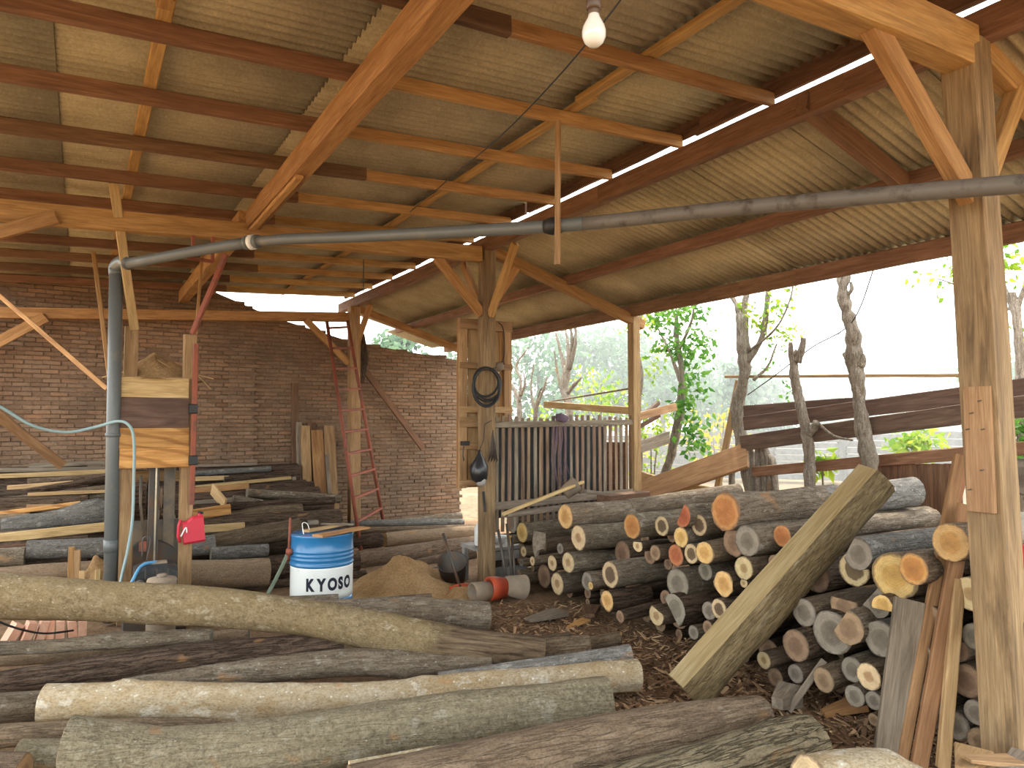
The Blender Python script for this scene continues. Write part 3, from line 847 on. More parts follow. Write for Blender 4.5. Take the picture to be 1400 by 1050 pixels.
# the stack under the eave
st = 'cut logs in the stack beside the posts'
def plog(px, py, r, X, L, cm, bm, label, dy=0.0, dz=0.0, half=None, nseg=18, rough=0.06, taper=1.0, name='log', P3=None):
    p = P3 or onx(px, py, X)
    rr = size(r * 1.07, p)
    q = p + V(L, dy * L, dz * L)
    return log(name, [p, p.lerp(q, 0.5) + V(0, random.Random(px).uniform(-.02, .02), random.Random(py).uniform(-.015, .015)), q], [rr, rr * (1 + taper) / 2, rr * taper], B_[bm], C_[cm], label, st, nseg=nseg, step=0.14, rough=rough, half=half)
P = [
 (773, 706, 16, 4.20, 2.1, 'yellow', 'grey', 'log with orange-yellow cut end, top left of the stack', dict(taper=0.8)),
 (714, 728, 13, 4.30, 1.9, 'yellow', 'grey', 'pale-ended log with grey bark flap, leftmost upper log of the stack', {}),
 (700, 714, 14, 4.75, 1.7, 'grey', 'grey', 'grey log lying behind the leftmost upper end of the stack', {}),
 (698, 738, 6, 4.30, 1.4, 'yellow', 'brown', 'thin yellow-ended branch log at the far left of the stack', {}),
 (792, 737, 16, 4.20, 2.0, 'pale', 'grey', 'pale-ended log with a dark central hole', {}),
 (766, 750, 7, 4.25, 1.7, 'grey', 'brown', 'thin grey-ended log left of the holed log', {}),
 (716, 754, 7, 4.35, 1.6, 'pale', 'brown', 'thin log below the bark flap at the left of the stack', {}),
 (713, 769, 5, 4.30, 1.6, 'grey', 'brown', 'very thin grey-ended log at the lower left of the stack', {}),
 (728, 767, 6, 4.30, 1.6, 'pale', 'brown', 'thin pale-ended log right of the very thin grey one', {}),
 (755, 770, 10, 4.25, 1.8, 'pale', 'dark', 'pale oval-ended log in dark bark, left side of the stack', {}),
 (777, 769, 13, 4.18, 2.0, 'pale', 'grey', 'round pale-ended log below the holed log', {}),
 (706, 786, 13, 4.30, 1.5, 'brown', 'brown', 'split brown log at the bottom left of the stack', dict(half=(1.2, 0.35))),
 (762, 798, 14, 4.20, 1.8, 'pale', 'grey', 'log with radiating pale cut end in the bottom row', {}),
 (803, 795, 12, 4.20, 1.8, 'grey', 'grey', 'grey-ended log in the bottom row beside the radiating one', {}),
 (831, 790, 17, 4.12, 1.9, 'heart', 'grey', 'thick log with a barky inclusion in its pale end, bottom row', {}),
 (864, 720, 16, 4.15, 2.0, 'orange', 'grey', 'bright orange-ended log in the upper row, left of the dark-hearted pair', {}),
 (905, 719, 13, 4.22, 1.9, 'heart', 'grey', 'round log with dark heart beside the bright orange end', {}),
 (872, 745, 9, 4.25, 1.7, 'pale', 'dark', 'small pale half-round end under the bright orange log', dict(half=(1.5, 0.4))),
 (896, 756, 10, 4.25, 1.8, 'brown', 'brown', 'tan oval-ended log in the middle of the stack', {}),
 (931, 703, 16, 4.12, 1.9, 'red', 'grey', 'split log with red triangular end on top of the stack', dict(half=(0.5, 0.05))),
 (932, 736, 13, 4.15, 1.8, 'yellow', 'grey', 'yellowish round end just below the red triangular one', {}),
 (956, 718, 14, 4.2, 1.9, 'heart', 'grey', 'dark-hearted log right of the red triangular end', {}),
 (924, 759, 14, 4.22, 1.8, 'red', 'brown', 'pinkish-brown log end in the middle of the stack', {}),
 (944, 763, 13, 4.15, 1.8, 'heart', 'grey', 'pale-ringed log overlapping the pinkish-brown end', {}),
 (968, 753, 15, 4.12, 1.8, 'yellow', 'brown', 'jagged pale-yellow log end in the middle of the stack', dict(rough=0.12)),
 (931, 793, 19, 4.15, 1.8, 'grey', 'grey', 'broad dusty grey-brown log end over the split quarter log', {}),
 (991, 701, 24, 4.12, 2.35, 'orange', 'grey', 'biggest orange-ended log on top, with cracked heart', dict(rough=0.10)),
 (999, 743, 18, 4.25, 1.9, 'brown', 'dark', 'dull brown oval end below the biggest orange log', {}),
 (1026, 743, 20, 4.15, 2.3, 'grey', 'grey', 'grey-ringed thick log left of the small orange end', {}),
 (1065, 734, 14, 4.3, 1.9, 'orange', 'grey', 'small orange end beside the grey-ringed thick log', {}),
 (1016, 778, 15, 4.12, 1.8, 'pale', 'brown', 'round pale log end below the grey-ringed thick log', {}),
 (995, 807, 17, 4.08, 1.8, 'yellow', 'dark', 'rough splintered log end above the lower right pair', dict(rough=0.14)),
 (960, 778, 12, 4.3, 1.8, 'grey', 'grey', 'grey bark log lying behind the splintered end', {}),
 (920, 835, 21, 4.05, 1.6, 'grey', 'dark', 'split quarter log with grey crescent end in the bottom row', dict(half=(5.6, 0.15))),
 (898, 840, 14, 4.05, 1.6, 'pale', 'brown', 'pale V-shaped end in the bottom row left of the quarter log', dict(half=(1.9, 0.4))),
 (828, 820, 13, 4.0, 0.45, 'yellow', 'dark', 'short splintered stump on the chips before the stack', dict(rough=0.16)),
 (848, 843, 8, 4.0, 1.3, 'brown', 'dark', 'thin dark branch log slanting into the bottom row', dict(dz=0.06)),
 (963, 850, 9, 4.05, 1.6, 'brown', 'brown', 'small brown round end beside the pale ringed one', {}),
 (971, 842, 12, 4.1, 1.6, 'grey', 'grey', 'grey round end half hidden by the pale ringed one', {}),
 (984, 839, 13, 4.02, 1.6, 'heart', 'grey', 'pale ringed log end nearest the leaning squared beam', {}),
 (953, 860, 9, 4.0, 1.4, 'grey', 'grey', 'lowest grey log end beside the chip path', {}),
 (1012, 797, 6, 4.15, 1.5, 'pale', 'brown', 'tiny pale round end under the round pale one', {}),
 (811, 807, 5, 4.1, 1.4, 'yellow', 'brown', 'tiny yellow end under the grey one in the bottom row', {}),
 (1059, 769, 10, 4.2, 1.7, 'brown', 'brown', 'brown round end peeping out left of the leaning beam', {}),
 # right half
 (1172, 757, 21, 4.12, 2.3, 'grey', 'white', 'bleached log with angular grey end, right of the leaning beam', dict(half=(0.5, 0.6), taper=1.0)),
 (1168, 778, 22, 4.25, 2.0, 'heart', 'dark', 'dark log with pale crescent rim under the bleached one', {}),
 (1243, 780, 20, 3.98, 1.9, 'orange', 'brown', 'bright orange round end with clear rings on the right', {}),
 (1229, 787, 29, 4.12, 2.0, 'yellow', 'brown', 'very wide yellow-rimmed end behind the bright orange one', {}),
 (1300, 742, 25, 4.05, 1.9, 'yellow', 'brown', 'broad honey-coloured end behind the leaning strips', {}),
 (1327, 812, 22, 3.95, 1.8, 'pale', 'grey', 'pale-rimmed round end between the strips and the near post', {}),
 (1330, 874, 17, 3.95, 1.8, 'grey', 'grey', 'grey round end just left of the near post', {}),
 (1154, 826, 20, 4.15, 1.6, 'brown', 'brown', 'brown split block under the pale crescent', dict(half=(1.6, 0.3))),
 (1197, 822, 21, 4.15, 1.7, 'grey', 'grey', 'grey wedge-shaped end in the middle right of the stack', dict(half=(0.7, 0.4))),
 (1207, 832, 16, 4.02, 1.6, 'yellow', 'brown', 'half-round log with bright yellow cut end behind the wide plank', dict(half=(4.7, 0.1))),
 (1158, 857, 23, 4.0, 1.6, 'brown', 'grey', 'split log with tan fan-shaped end in front of the large dark one', dict(half=(0.6, 0.45))),
 (1134, 866, 28, 4.08, 1.7, 'grey', 'dark', 'large dark grey oval end right of the leaning beam', {}),
 (1100, 838, 18, 4.12, 1.8, 'grey', 'brown', 'grey-brown oval end above the tan one', {}),
 (1090, 882, 20, 4.0, 1.7, 'brown', 'dark', 'tan oval end next to the lower side of the leaning beam', {}),
 (1204, 874, 23, 4.05, 1.7, 'grey', 'white', 'whitish bark log behind the wide leaning plank', {}),
 (1188, 927, 17, 3.95, 1.6, 'pale', 'brown', 'yellowish oval end with dark flecks low in the stack', {}),
 (1166, 917, 16, 4.02, 1.6, 'grey', 'grey', 'grey end behind the yellowish flecked one', {}),
 (1126, 930, 16, 3.98, 1.7, 'brown', 'brown', 'brown log slanting right, low beside the fan-shaped end', dict(dz=0.05)),
 (1168, 950, 14, 3.95, 1.6, 'grey', 'grey', 'grey round end in the lowest right row', {}),
 (1196, 960, 12, 3.95, 1.6, 'grey', 'grey', 'small grey round end next to the wide plank foot', {}),
 (1045, 904, 11, 4.05, 1.6, 'pale', 'brown', 'small pale-ringed end under the leaning squared beam', {}),
 (1088, 921, 12, 4.05, 1.6, 'grey', 'brown', 'grey-brown end below the tan oval one', {}),
 (1060, 925, 12, 4.1, 1.6, 'brown', 'dark', 'dark log lying low in the shade of the leaning beam', {}),
 (1323, 934, 21, 3.92, 1.6, 'brown', 'brown', 'brown round end low beside the near post', {}),
 (1331, 970, 16, 3.88, 1.6, 'grey', 'brown', 'small dusty end second from the bottom by the near post', {}),
 (1334, 1003, 18, 3.85, 1.6, 'brown', 'brown', 'lowest brown end at the foot of the near post', {}),
 (1304, 988, 18, 3.88, 1.6, 'grey', 'grey', 'grey dusty end behind the short leaning strip', {}),
 (1311, 898, 15, 3.95, 1.7, 'brown', 'grey', 'brownish end behind the strips left of the near post', {}),
 (1279, 962, 20, 3.9, 1.6, 'grey', 'brown', 'grey-brown end low behind the leaning strips', {}),
 (1262, 900, 22, 4.0, 1.7, 'grey', 'brown', 'dark end in the gap between wide plank and strips', {}),
 (1270, 850, 22, 4.05, 1.7, 'brown', 'dark', 'dark brown end above the gap between plank and strips', {}),
 (1193, 980, 8, 3.88, 1.3, 'brown', 'brown', 'small brown billet on the ground by the wide plank', {}),
 (1375, 858, 24, 4.0, 1.7, 'grey', 'brown', 'grey log end right of the near post, middle height', {}),
 (1388, 922, 24, 3.95, 1.7, 'brown', 'brown', 'brown log end right of the near post, low', {}),
 (1384, 985, 24, 3.9, 1.6, 'grey', 'dark', 'dark log end right of the near post, lowest', {}),
 (1378, 800, 22, 4.1, 1.7, 'grey', 'grey', 'grey log end right of the near post under the red bag', {}),
 # inner fill seen through the gaps
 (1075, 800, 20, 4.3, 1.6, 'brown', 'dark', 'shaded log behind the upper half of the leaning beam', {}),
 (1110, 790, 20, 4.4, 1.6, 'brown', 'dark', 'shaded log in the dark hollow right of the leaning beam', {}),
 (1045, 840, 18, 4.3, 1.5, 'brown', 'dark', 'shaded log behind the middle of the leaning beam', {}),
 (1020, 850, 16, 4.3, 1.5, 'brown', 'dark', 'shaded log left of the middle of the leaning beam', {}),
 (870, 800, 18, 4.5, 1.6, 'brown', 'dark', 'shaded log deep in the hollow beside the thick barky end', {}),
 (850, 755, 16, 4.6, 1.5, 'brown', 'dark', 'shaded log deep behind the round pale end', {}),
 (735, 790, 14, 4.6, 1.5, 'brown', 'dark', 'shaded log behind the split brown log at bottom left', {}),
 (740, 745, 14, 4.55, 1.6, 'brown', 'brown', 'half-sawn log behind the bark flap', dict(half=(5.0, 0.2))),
]
P = [p[:3] + ((p[3] + 0.17) if p[0] > 1240 and p[3] < 4.0 and p[1] > 800 else p[3],) + p[4:] for p in P]
# settle the stack: push overlapping logs apart by at most a few centimetres
raw = [onx(p[0], p[1], p[3]) for p in P]
SR = [size(p[2] * 1.07, q) for p, q in zip(P, raw)]
pos = [[q.y, q.z] for q in raw]
for it in range(60):
    for i in range(len(P)):
        for j in range(i):
            if 'half' in P[i][8] or 'half' in P[j][8]: continue
            dy, dz = pos[i][0] - pos[j][0], pos[i][1] - pos[j][1]
            dd = math.hypot(dy, dz) or 1e-6
            ov = (SR[i] + SR[j]) * 0.99 - dd
            if ov > 0:
                for k, sg in ((i, 1), (j, -1)):
                    pos[k][0] += sg * dy / dd * ov * 0.3; pos[k][1] += sg * dz / dd * ov * 0.3
    for i in range(len(P)):
        for a, o0 in ((0, raw[i].y), (1, raw[i].z)): pos[i][a] = max(o0 - 0.035, min(o0 + 0.035, pos[i][a]))
        pos[i][1] = max(pos[i][1], SR[i] - 0.01)
for i, (px, py, r, X, L, cm, bm, lb, kw) in enumerate(P): plog(px, py, r, X, L, cm, bm, lb, P3=V(X, pos[i][0], pos[i][1]), **kw)
# logs lying on top of the stack, seen lengthways
log('log', [onx(1250, 672, 6.1), onx(1090, 690, 5.0)], [0.125, 0.12], B_['white'], C_['grey'], 'white-flecked log on top behind the leaning beam tip', st, nseg=20)
log('log', [onx(1396, 652, 4.9), onx(1480, 640, 5.8)], [0.11, 0.11], B_['white'], C_['grey'], 'grey log top right of the near post at the picture edge', st, nseg=18)
log('log', [onx(860, 695, 5.0), onx(1010, 672, 6.3)], [0.10, 0.09], B_['grey'], C_['grey'], 'grey log lying at the back of the stack under the red split one', st, nseg=18)

# logs deep inside the stack, seen only as dark shapes between the front ends
disc = [(pos[i][0], pos[i][1], SR[i]) for i in range(len(P))]
rf = random.Random(21)
fill = []
tries = 0
def hull_top(y):
    t = [z for (yy, z, r) in disc if abs(yy - y) < 0.22]
    return max(t) - 0.04 if t else 0
while tries < 6000 and len(fill) < 34:
    tries += 1
    y = rf.uniform(1.3, 6.6); r = rf.uniform(0.045, 0.11)
    z = rf.uniform(r, 1.1)
    if z > hull_top(y): continue
    if any(math.hypot(y - a, z - b) < r + c_ - 0.005 for a, b, c_ in disc + fill): continue
    fill.append((y, z, r))
def held(y, z, r, ds):
    if z - r < 0.05: return True
    return any(b < z and 0 < math.hypot(y - a, z - b) < r + q + 0.03 for a, b, q in ds)
def prop_up(ds, extra, lo=0.03, hi=0.13):
    """logs under every end that nothing holds, down to the ground"""
    todo = list(ds) + list(extra)
    out = []
    n_ = 0
    while todo and n_ < 400:
        n_ += 1
        y, z, r = todo.pop()
        if held(y, z, r, list(ds) + extra + out): continue
        free = z - r
        for a, b, q in list(ds) + extra + out:
            if b < z and abs(a - y) < q: free = min(free, z - r - (b + math.sqrt(max(0, q * q - (a - y) ** 2))))
        rr_ = max(lo, min(hi, free / 2))
        nw = (y, z - r - rr_ + 0.004, rr_)
        out.append(nw); todo.append(nw)
    return out
fill += prop_up(disc, fill)
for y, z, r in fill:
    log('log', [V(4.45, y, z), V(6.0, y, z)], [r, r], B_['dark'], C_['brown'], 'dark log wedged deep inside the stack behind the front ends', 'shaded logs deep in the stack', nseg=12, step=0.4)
# ------------------------------------------------------------------ things leaning on the stack
def squared_log():
    A = at(936, 944, 4.72); A.z = max(A.z, 0.10)
    B = at(1196, 652, 5.02)
    ax = (B - A).normalized()
    nrm = (-_R * 0.74 + _u * 0.66 - _F * 0.36)
    nrm = (nrm - ax * nrm.dot(ax)).normalized()
    Mx = frame(A, B, nrm)
    L = (B - A).length
    face = [(0.085, 0.105), (-0.085, 0.105)]
    edge = [(0.085, 0.105), (0.125, 0.055)]
    barkc = [(-0.085, 0.105), (-0.125, 0.04), (-0.145, -0.04), (-0.12, -0.11), (-0.05, -0.15), (0.03, -0.15), (0.10, -0.10), (0.13, -0.02), (0.125, 0.055)]
    def strip(name, sec, m, n, rough, parent):
        vs, fs = [], []
        k = len(sec)
        for i in range(n + 1):
            t = i / n
            for j, (y, z) in enumerate(sec):
                q = noise.noise(Vector((t * L * 4, y * 12, z * 12))) * rough if 0 < j < k - 1 else 0
                l = math.hypot(y, z)
                w = 1 + 0.06 * math.sin(t * 5)
                vs.append((t * L, (y + y / l * q) * w, z + z / l * q))
        for i in range(n):
            for j in range(k - 1):
                fs.append((i * k + j, i * k + j + 1, (i + 1) * k + j + 1, (i + 1) * k + j))
        return mesh(name, vs, fs, m, parent, smooth=len(sec) > 3, mat=Mx)
    m = bark('ridged_brown_bark', (0.07, 0.046, 0.024), (0.19, 0.135, 0.07), (0.31, 0.235, 0.13), (0.42, 0.36, 0.24), 0.4, 0.9, stretch=1.0)
    mp = [x for x in m.node_tree.nodes if x.type == 'MAPPING']
    for x in mp: x.inputs['Scale'].default_value = (0.14, 1, 1)
    o = strip('squared_log', barkc, m, 40, 0.012, None)
    tag(o, 'half-squared log beam leaning on the stack, sawn face up and bark below', 'log')
    strip('sawn_face', face, M['timberface'], 16, 0.0, o)
    strip('sawn_edge', list(reversed(edge)), M['timberface'], 16, 0.0, o)
    sec = [face[1]] + barkc[1:] + [face[0]]
    for x, fl in ((0, True), (L, False)):
        w = 1 + 0.06 * math.sin(5 * (x > 0))
        vs = [(x, y * w, z) for y, z in sec]
        mesh('cut_face', vs, [tuple(range(len(vs)) if fl else reversed(range(len(vs))))], M['timberface'], o, mat=Mx, uv=[(y / 0.15, z / 0.15) for y, z in sec])
squared_log()
def lean(name, p0, d0, p1, d1, w, t, m, label, cat, group=None, toward=None):
    A, B = at(p0[0], p0[1], d0), at(p1[0], p1[1], d1)
    o = beam(name, A, B, w, t, M[m], None, up=toward or (-0.5, -0.8, 0.2), rough=0.003)
    return tag(o, label, cat, group)
lean('wood_strip', (1231, 1050), 3.84, (1312, 622), 4.12, 0.062, 0.035, 'strip', 'longest thin reddish strip leaning left of the near post', 'strip', 'strips leaning by the near post')
lean('wood_strip', (1256, 1050), 3.80, (1321, 690), 3.98, 0.085, 0.035, 'strip', 'wider reddish strip leaning between the longest and the shortest strip', 'strip', 'strips leaning by the near post')
lean('wood_strip', (1289, 1050), 3.74, (1311, 792), 3.92, 0.062, 0.04, 'tan', 'shortest pale strip leaning next to the near post', 'strip', 'strips leaning by the near post')
lean('plank', (1216, 1036), 3.86, (1244, 820), 4.0, 0.165, 0.035, 'ash', 'wide grey-brown plank leaning upright against the right of the stack', 'plank')
lean('wood_strip', (1290, 760), 4.15, (1318, 640), 4.2, 0.05, 0.03, 'strip', 'short strip end behind the tops of the leaning strips', 'strip')
lean('wood_strip', (1078, 972), 4.55, (1127, 903), 4.6, 0.045, 0.02, 'grey', 'short grey lath leaning low right of the squared beam', 'strip')
# wedge offcuts on the ground
def wedge(px, py, d, s, m, label, rz=0.0, tilt=0.0, name='offcut'):
    p = at(px, py, d)
    vs, fs = beam_data(s[0], s[1], s[2], 3, 0.006, ch=0.004, seed=nseed())
    vs = [(x - s[0] / 2, y * (0.45 + 0.55 * (x / s[0])), z * (0.5 + 0.5 * x / s[0])) for x, y, z in vs]
    o = mesh(name, vs, fs, M[m], None, mat=Matrix.Translation((p.x, p.y, max(p.z, s[2] * 0.5))) @ Matrix.Rotation(rz, 4, 'Z') @ Matrix.Rotation(tilt, 4, 'Y'))
    return tag(o, label, 'offcut')
wedge(1152, 968, 4.55, (0.26, 0.14, 0.07), 'orange', 'reddish wedge offcut lying at the foot of the stack', -0.5, -0.25)
wedge(790, 852, 6.6, (0.30, 0.10, 0.03), 'honey', 'orange bark chip slab lying on the chips before the stack', 0.4)
wedge(745, 842, 6.7, (0.42, 0.22, 0.05), 'grey', 'grey bark slab on the ground beside the fallen bucket', 0.2)
wedge(808, 836, 6.75, (0.30, 0.18, 0.06), 'dark', 'dark bark slab under the splintered stump', 0.9)
wedge(1072, 955, 4.6, (0.22, 0.16, 0.14), 'grey', 'grey block offcut under the short grey lath', 0.3)
wedge(1362, 1040, 3.3, (0.30, 0.13, 0.03), 'tan', 'pale board offcut at the foot of the near post', -0.4, 0.12)
wedge(1325, 1040, 3.35, (0.24, 0.16, 0.05), 'tan', 'short thick offcut in front of the near post', 0.3)
wedge(1392, 1044, 3.3, (0.24, 0.14, 0.04), 'grey', 'grey offcut in the bottom right corner', 0.1)
# bark flap hanging from the leftmost upper log
fl = onx(734, 742, 4.22)
vs, fs = [], []
prof = [(-0.09, 0.11), (0.10, 0.11), (0.12, 0.02), (0.11, -0.05), (0.03, -0.08), (0.0, -0.16), (-0.05, -0.10), (-0.09, 0.0)]
k = len(prof)
for x in (0.0, 0.03): vs += [(x + 0.02 * math.sin(9 * z), -y, z) for y, z in prof]
fs = [tuple(reversed(range(k))), tuple(range(k, 2 * k))] + [(i, (i + 1) % k, k + (i + 1) % k, k + i) for i in range(k)]
tag(mesh('bark_flap', vs, fs, M['grey'], None, mat=Matrix.Translation(fl)), 'grey pointed bark slab hanging over the left log ends', 'bark')

# ------------------------------------------------------------------ pipe, lamp and wires under the roof
pipe = empty('extraction_pipe', at(150, 812, 6.6) * 1.0)
pipe.matrix_basis = Matrix.Translation(at(150, 846, 6.6))
tag(pipe, 'grey plastic duct rising beside the saw and crossing below the roof', 'pipe')
e0 = at(159, 372, 6.6); base = at(150, 850, 6.6)
tube('riser', [base, base.lerp(e0, 0.5), e0], 0.058, M['pvc'], pipe, n=20)
tube('socket_ring', [base.lerp(e0, 0.53), base.lerp(e0, 0.54)], 0.066, M['pvc'], pipe, n=20)
tube('socket_ring', [base.lerp(e0, 0.20), base.lerp(e0, 0.235)], 0.063, M['pvc'], pipe, n=20)
h0, h1 = at(176, 360, 6.45), at(1500, 243, 3.05)
tube('elbow', smooth_pts([e0 - V(0, 0, 0.03), e0 + V(0.0, 0, 0.05), e0.lerp(h0, 0.6) + V(0, 0, 0.05), h0], 5), 0.062, M['pvc'], pipe, n=18)
hp = [h0, at(345, 331, 5.95), at(500, 323, 5.45), at(757, 309, 4.72), at(1000, 285, 4.15), at(1240, 264, 3.58), h1]
sp = smooth_pts(hp, 6)
tube('duct', sp[:7], 0.047, M['pvc'], pipe, n=18)
tube('duct', sp[6:20], 0.043, M['pvc'], pipe, n=18)
tube('duct', sp[19:], 0.044, M['pvc_dirty'], pipe, n=18)
cpl = hp[1]; dv = (hp[2] - hp[0]).normalized()
for s_, r_ in ((-0.05, 0.058), (0.0, 0.062), (0.05, 0.055)): tube('hose_clamp', [cpl + dv * (s_ - 0.018), cpl + dv * (s_ + 0.018)], r_, M['white_plastic'] if s_ == 0 else M['pvc'], pipe, n=18)
tp = hp[3]; dv = (hp[4] - hp[2]).normalized()
tube('tape_wrap', [tp + dv * -0.06, tp + dv * -0.02, tp + dv * 0.02, tp + dv * 0.06], [0.047, 0.058, 0.06, 0.047], M['black'], pipe, n=14)
# hanging lath that carries the pipe
bA, bB = at(762, 362, 4.66), at(763, 166, 4.64)
tag(beam('hanging_lath', bA, bB, 0.035, 0.055, M['tan'], None, up=(0.5, 0.85, 0)), 'narrow lath hanging from the roof and strapped to the duct', 'lath')
# steel hanger by the saw
hg = empty('pipe_hanger', at(270, 350, 6.7)); tag(hg, 'red steel pipe bracket hanging from the tie beam', 'bracket')
for a, b in (((264, 322), (264, 352)), ((255, 352), (291, 358)), ((291, 324), (290, 358))):
    beam('bar', ony(a[0], a[1], 7.0), ony(b[0], b[1], 7.0), 0.03, 0.03, M['rust'], hg)
# bulb
bulb = empty('light_bulb', at(812, 40, 2.0)); tag(bulb, 'bare white light bulb hanging near the top edge', 'light bulb')
bc = at(812, 42, 2.0)
gl = paint('opal_glass', (0.75, 0.73, 0.68), 0.12, (0.6, 0.56, 0.48), 0.66, spec=0.6)
lathe('glass', [(0.001, -0.046), (0.015, -0.043), (0.026, -0.033), (0.0325, -0.018), (0.0335, -0.004), (0.030, 0.012), (0.022, 0.028), (0.0165, 0.038), (0.0155, 0.046)], gl, bulb, n=28, mat=Matrix.Translation(bc))
lathe('cap', [(0.0155, 0.044), (0.0165, 0.05), (0.0165, 0.062), (0.014, 0.066)], M['iron'], bulb, n=24, mat=Matrix.Translation(bc))
soc = lathe('socket', [(0.019, 0.058), (0.022, 0.064), (0.022, 0.10), (0.016, 0.115), (0.006, 0.12)], paint('brown_bakelite', (0.10, 0.055, 0.03), 0.35), bulb, n=24, mat=Matrix.Translation(bc))
tube('flex', [bc + V(0, 0, 0.118), bc + V(0.003, 0, 0.4), bc + V(0, 0.05, 1.0)], 0.004, M['black'], soc, n=6)
tag(tube('electric_cable', smooth_pts([at(860, -15, 2.6), at(800, 62, 2.75), at(740, 130, 3.2), at(680, 190, 3.9), at(620, 240, 4.9), at(560, 290, 6.2)], 6), 0.0035, M['black'], None, n=6), 'thin black cable slung under the left roof past the bulb', 'cable')
tag(tube('electric_cable', [ony(497, 355, 8.9), ony(497, 398, 8.9), ony(498, 400, 8.9)], 0.006, M['black'], None, n=6), 'short black wire hanging below the far left roof', 'cable')

# ------------------------------------------------------------------ wooden framed band saw
YS = 7.57
saw = empty('band_saw', ony(210, 848, YS)); tag(saw, 'wooden framed band saw with boarded head full of sawdust', 'saw')
for x0, ytop, m in ((171, 447, 'tan'), (251, 458, 'tan')):
    A = ony(x0 + 4, 846, YS + 0.05); B = ony(x0 + 9, ytop, YS + 0.05)
    beam('upright', V(B.x, A.y, 0.0), B, 0.115, 0.10, M[m], saw, up=(0, 1, 0))
for x0, x1 in ((176, 192), (252, 268)):
    A = ony(x0, 846, YS + 0.55); B = ony(x0 + 4, 520, YS + 0.55)
    beam('upright', V(B.x, A.y, 0.0), B, 0.10, 0.09, M['tan'], saw, up=(0, 1, 0))
for (y0, y1, m) in ((515, 543, 'pale'), (543, 585, 'plank'), (585, 613, 'honey'), (613, 641, 'honey')):
    a, b = ony(163, (y0 + y1) / 2, YS - 0.03), ony(258, (y0 + y1) / 2 + 1, YS - 0.03)
    h = ony(210, y0, YS).z - ony(210, y1, YS).z - 0.004
    beam('head_board', a, V(b.x, b.y, a.z), 0.028, h, M[m], saw, rough=0.002)
    for xx in (a.x + 0.015, b.x - 0.015):
        beam('side_board', V(xx, a.y + 0.02, a.z), V(xx, a.y + 0.62, a.z), 0.025, h, M['pale' if m == 'pale' else 'tan'], saw, rough=0.002)
def mound(name, c, rx, ry, h, m, parent=None, n=22, rough=0.25, seed=1.0):
    vs, fs = [], []
    rings = 16
    for i in range(rings + 1):
        f_ = i / rings
        for k in range(n):
            a = 2 * math.pi * k / n
            q = 1 + rough * noise.noise(Vector((math.cos(a) * 1.5 + seed, math.sin(a) * 1.5, f_ * 2)))
            z = h * math.exp(-(f_ * 1.75) ** 2) * (1 + 0.35 * noise.noise(Vector((math.cos(a) * f_ * 3, math.sin(a) * f_ * 3, seed)))) - 0.047 * h * f_ - 0.02 + 0.10 * h * noise.noise(Vector((math.cos(a) * f_ * rx * 9, math.sin(a) * f_ * ry * 9, seed + 3)))
            vs.append((rx * f_ * q * math.cos(a), ry * f_ * q * math.sin(a), z))
    for i in range(rings):
        for k in range(n):
            fs.append((i * n + k, (i + 1) * n + k, (i + 1) * n + (k + 1) % n, i * n + (k + 1) % n))
    return mesh(name, vs, fs, m, parent, smooth=True, mat=Matrix.Translation(c))
hd = ony(211, 519, YS + 0.28)
box('head_floor', hd + V(0, 0, 0.0), (0.64, 0.58, 0.02), M['tan'], saw)
tag(mound('sawdust', hd + V(0, 0, 0.01), 0.42, 0.36, 0.26, M['sawdust'], saw, seed=4.0), kind='stuff')
for a, b in (((140, 516), (172, 508)), ((262, 510), (292, 518)), ((215, 492), (232, 502)), ((268, 512), (288, 532))):
    beam('splinter', ony(a[0], a[1], YS + 0.2), ony(b[0], b[1], YS + 0.15), 0.03, 0.012, M['pale'], saw)
beam('lintel', ony(168, 650, YS + 0.5), ony(262, 651, YS + 0.5), 0.08, 0.10, M['tan'], saw)
A = ony(211, 846, YS + 0.22); B = ony(212, 600, YS + 0.22)
beam('guide_column', V(B.x, A.y, 0), B, 0.09, 0.10, M['iron'], saw, up=(0, 1, 0))
A2 = ony(214, 800, YS + 0.14); B2 = ony(214, 642, YS + 0.14)
beam('blade', V(B2.x, B2.y, 0.25), V(B2.x, B2.y, B2.z + 0.3), 0.006, 0.016, paint('bright_blade', (0.50, 0.46, 0.36), 0.3, metal=0.7), saw, up=(1, 0, 0), rough=0)
beam('side_plate', V(ony(231, 700, YS + 0.3).x, YS + 0.3, 0.05), V(ony(231, 700, YS + 0.3).x, YS + 0.3, 1.7), 0.10, 0.03, M['steel'], saw, up=(0, 1, 0))
box('bed_plate', ony(213, 740, YS + 0.38), (0.42, 0.04, 0.42), M['steel'], saw)
for zc, rr in ((0.42, 0.30), (2.0, 0.26)):
    Mx = Matrix.Translation((B.x - 0.02, YS + 0.30, zc)) @ Matrix.Rotation(math.pi / 2, 4, 'X')
    wh = lathe('band_wheel', [(0.03, -0.03), (rr - 0.03, -0.03), (rr, -0.03), (rr, 0.03), (rr - 0.03, 0.03), (0.03, 0.03)], M['iron'], saw, n=36, mat=Mx)
    lathe('hub', [(0.001, -0.05), (0.05, -0.05), (0.05, 0.05), (0.001, 0.05)], M['steel'], wh, n=16, mat=Mx)
tube('tension_rod', [ony(193, 650, YS + 0.1), ony(192, 690, YS + 0.1), ony(197, 735, YS + 0.1)], 0.012, M['steel'], saw, n=8)
box('blade_guide', ony(195, 747, YS + 0.05), (0.06, 0.05, 0.10), M['rust'], saw)
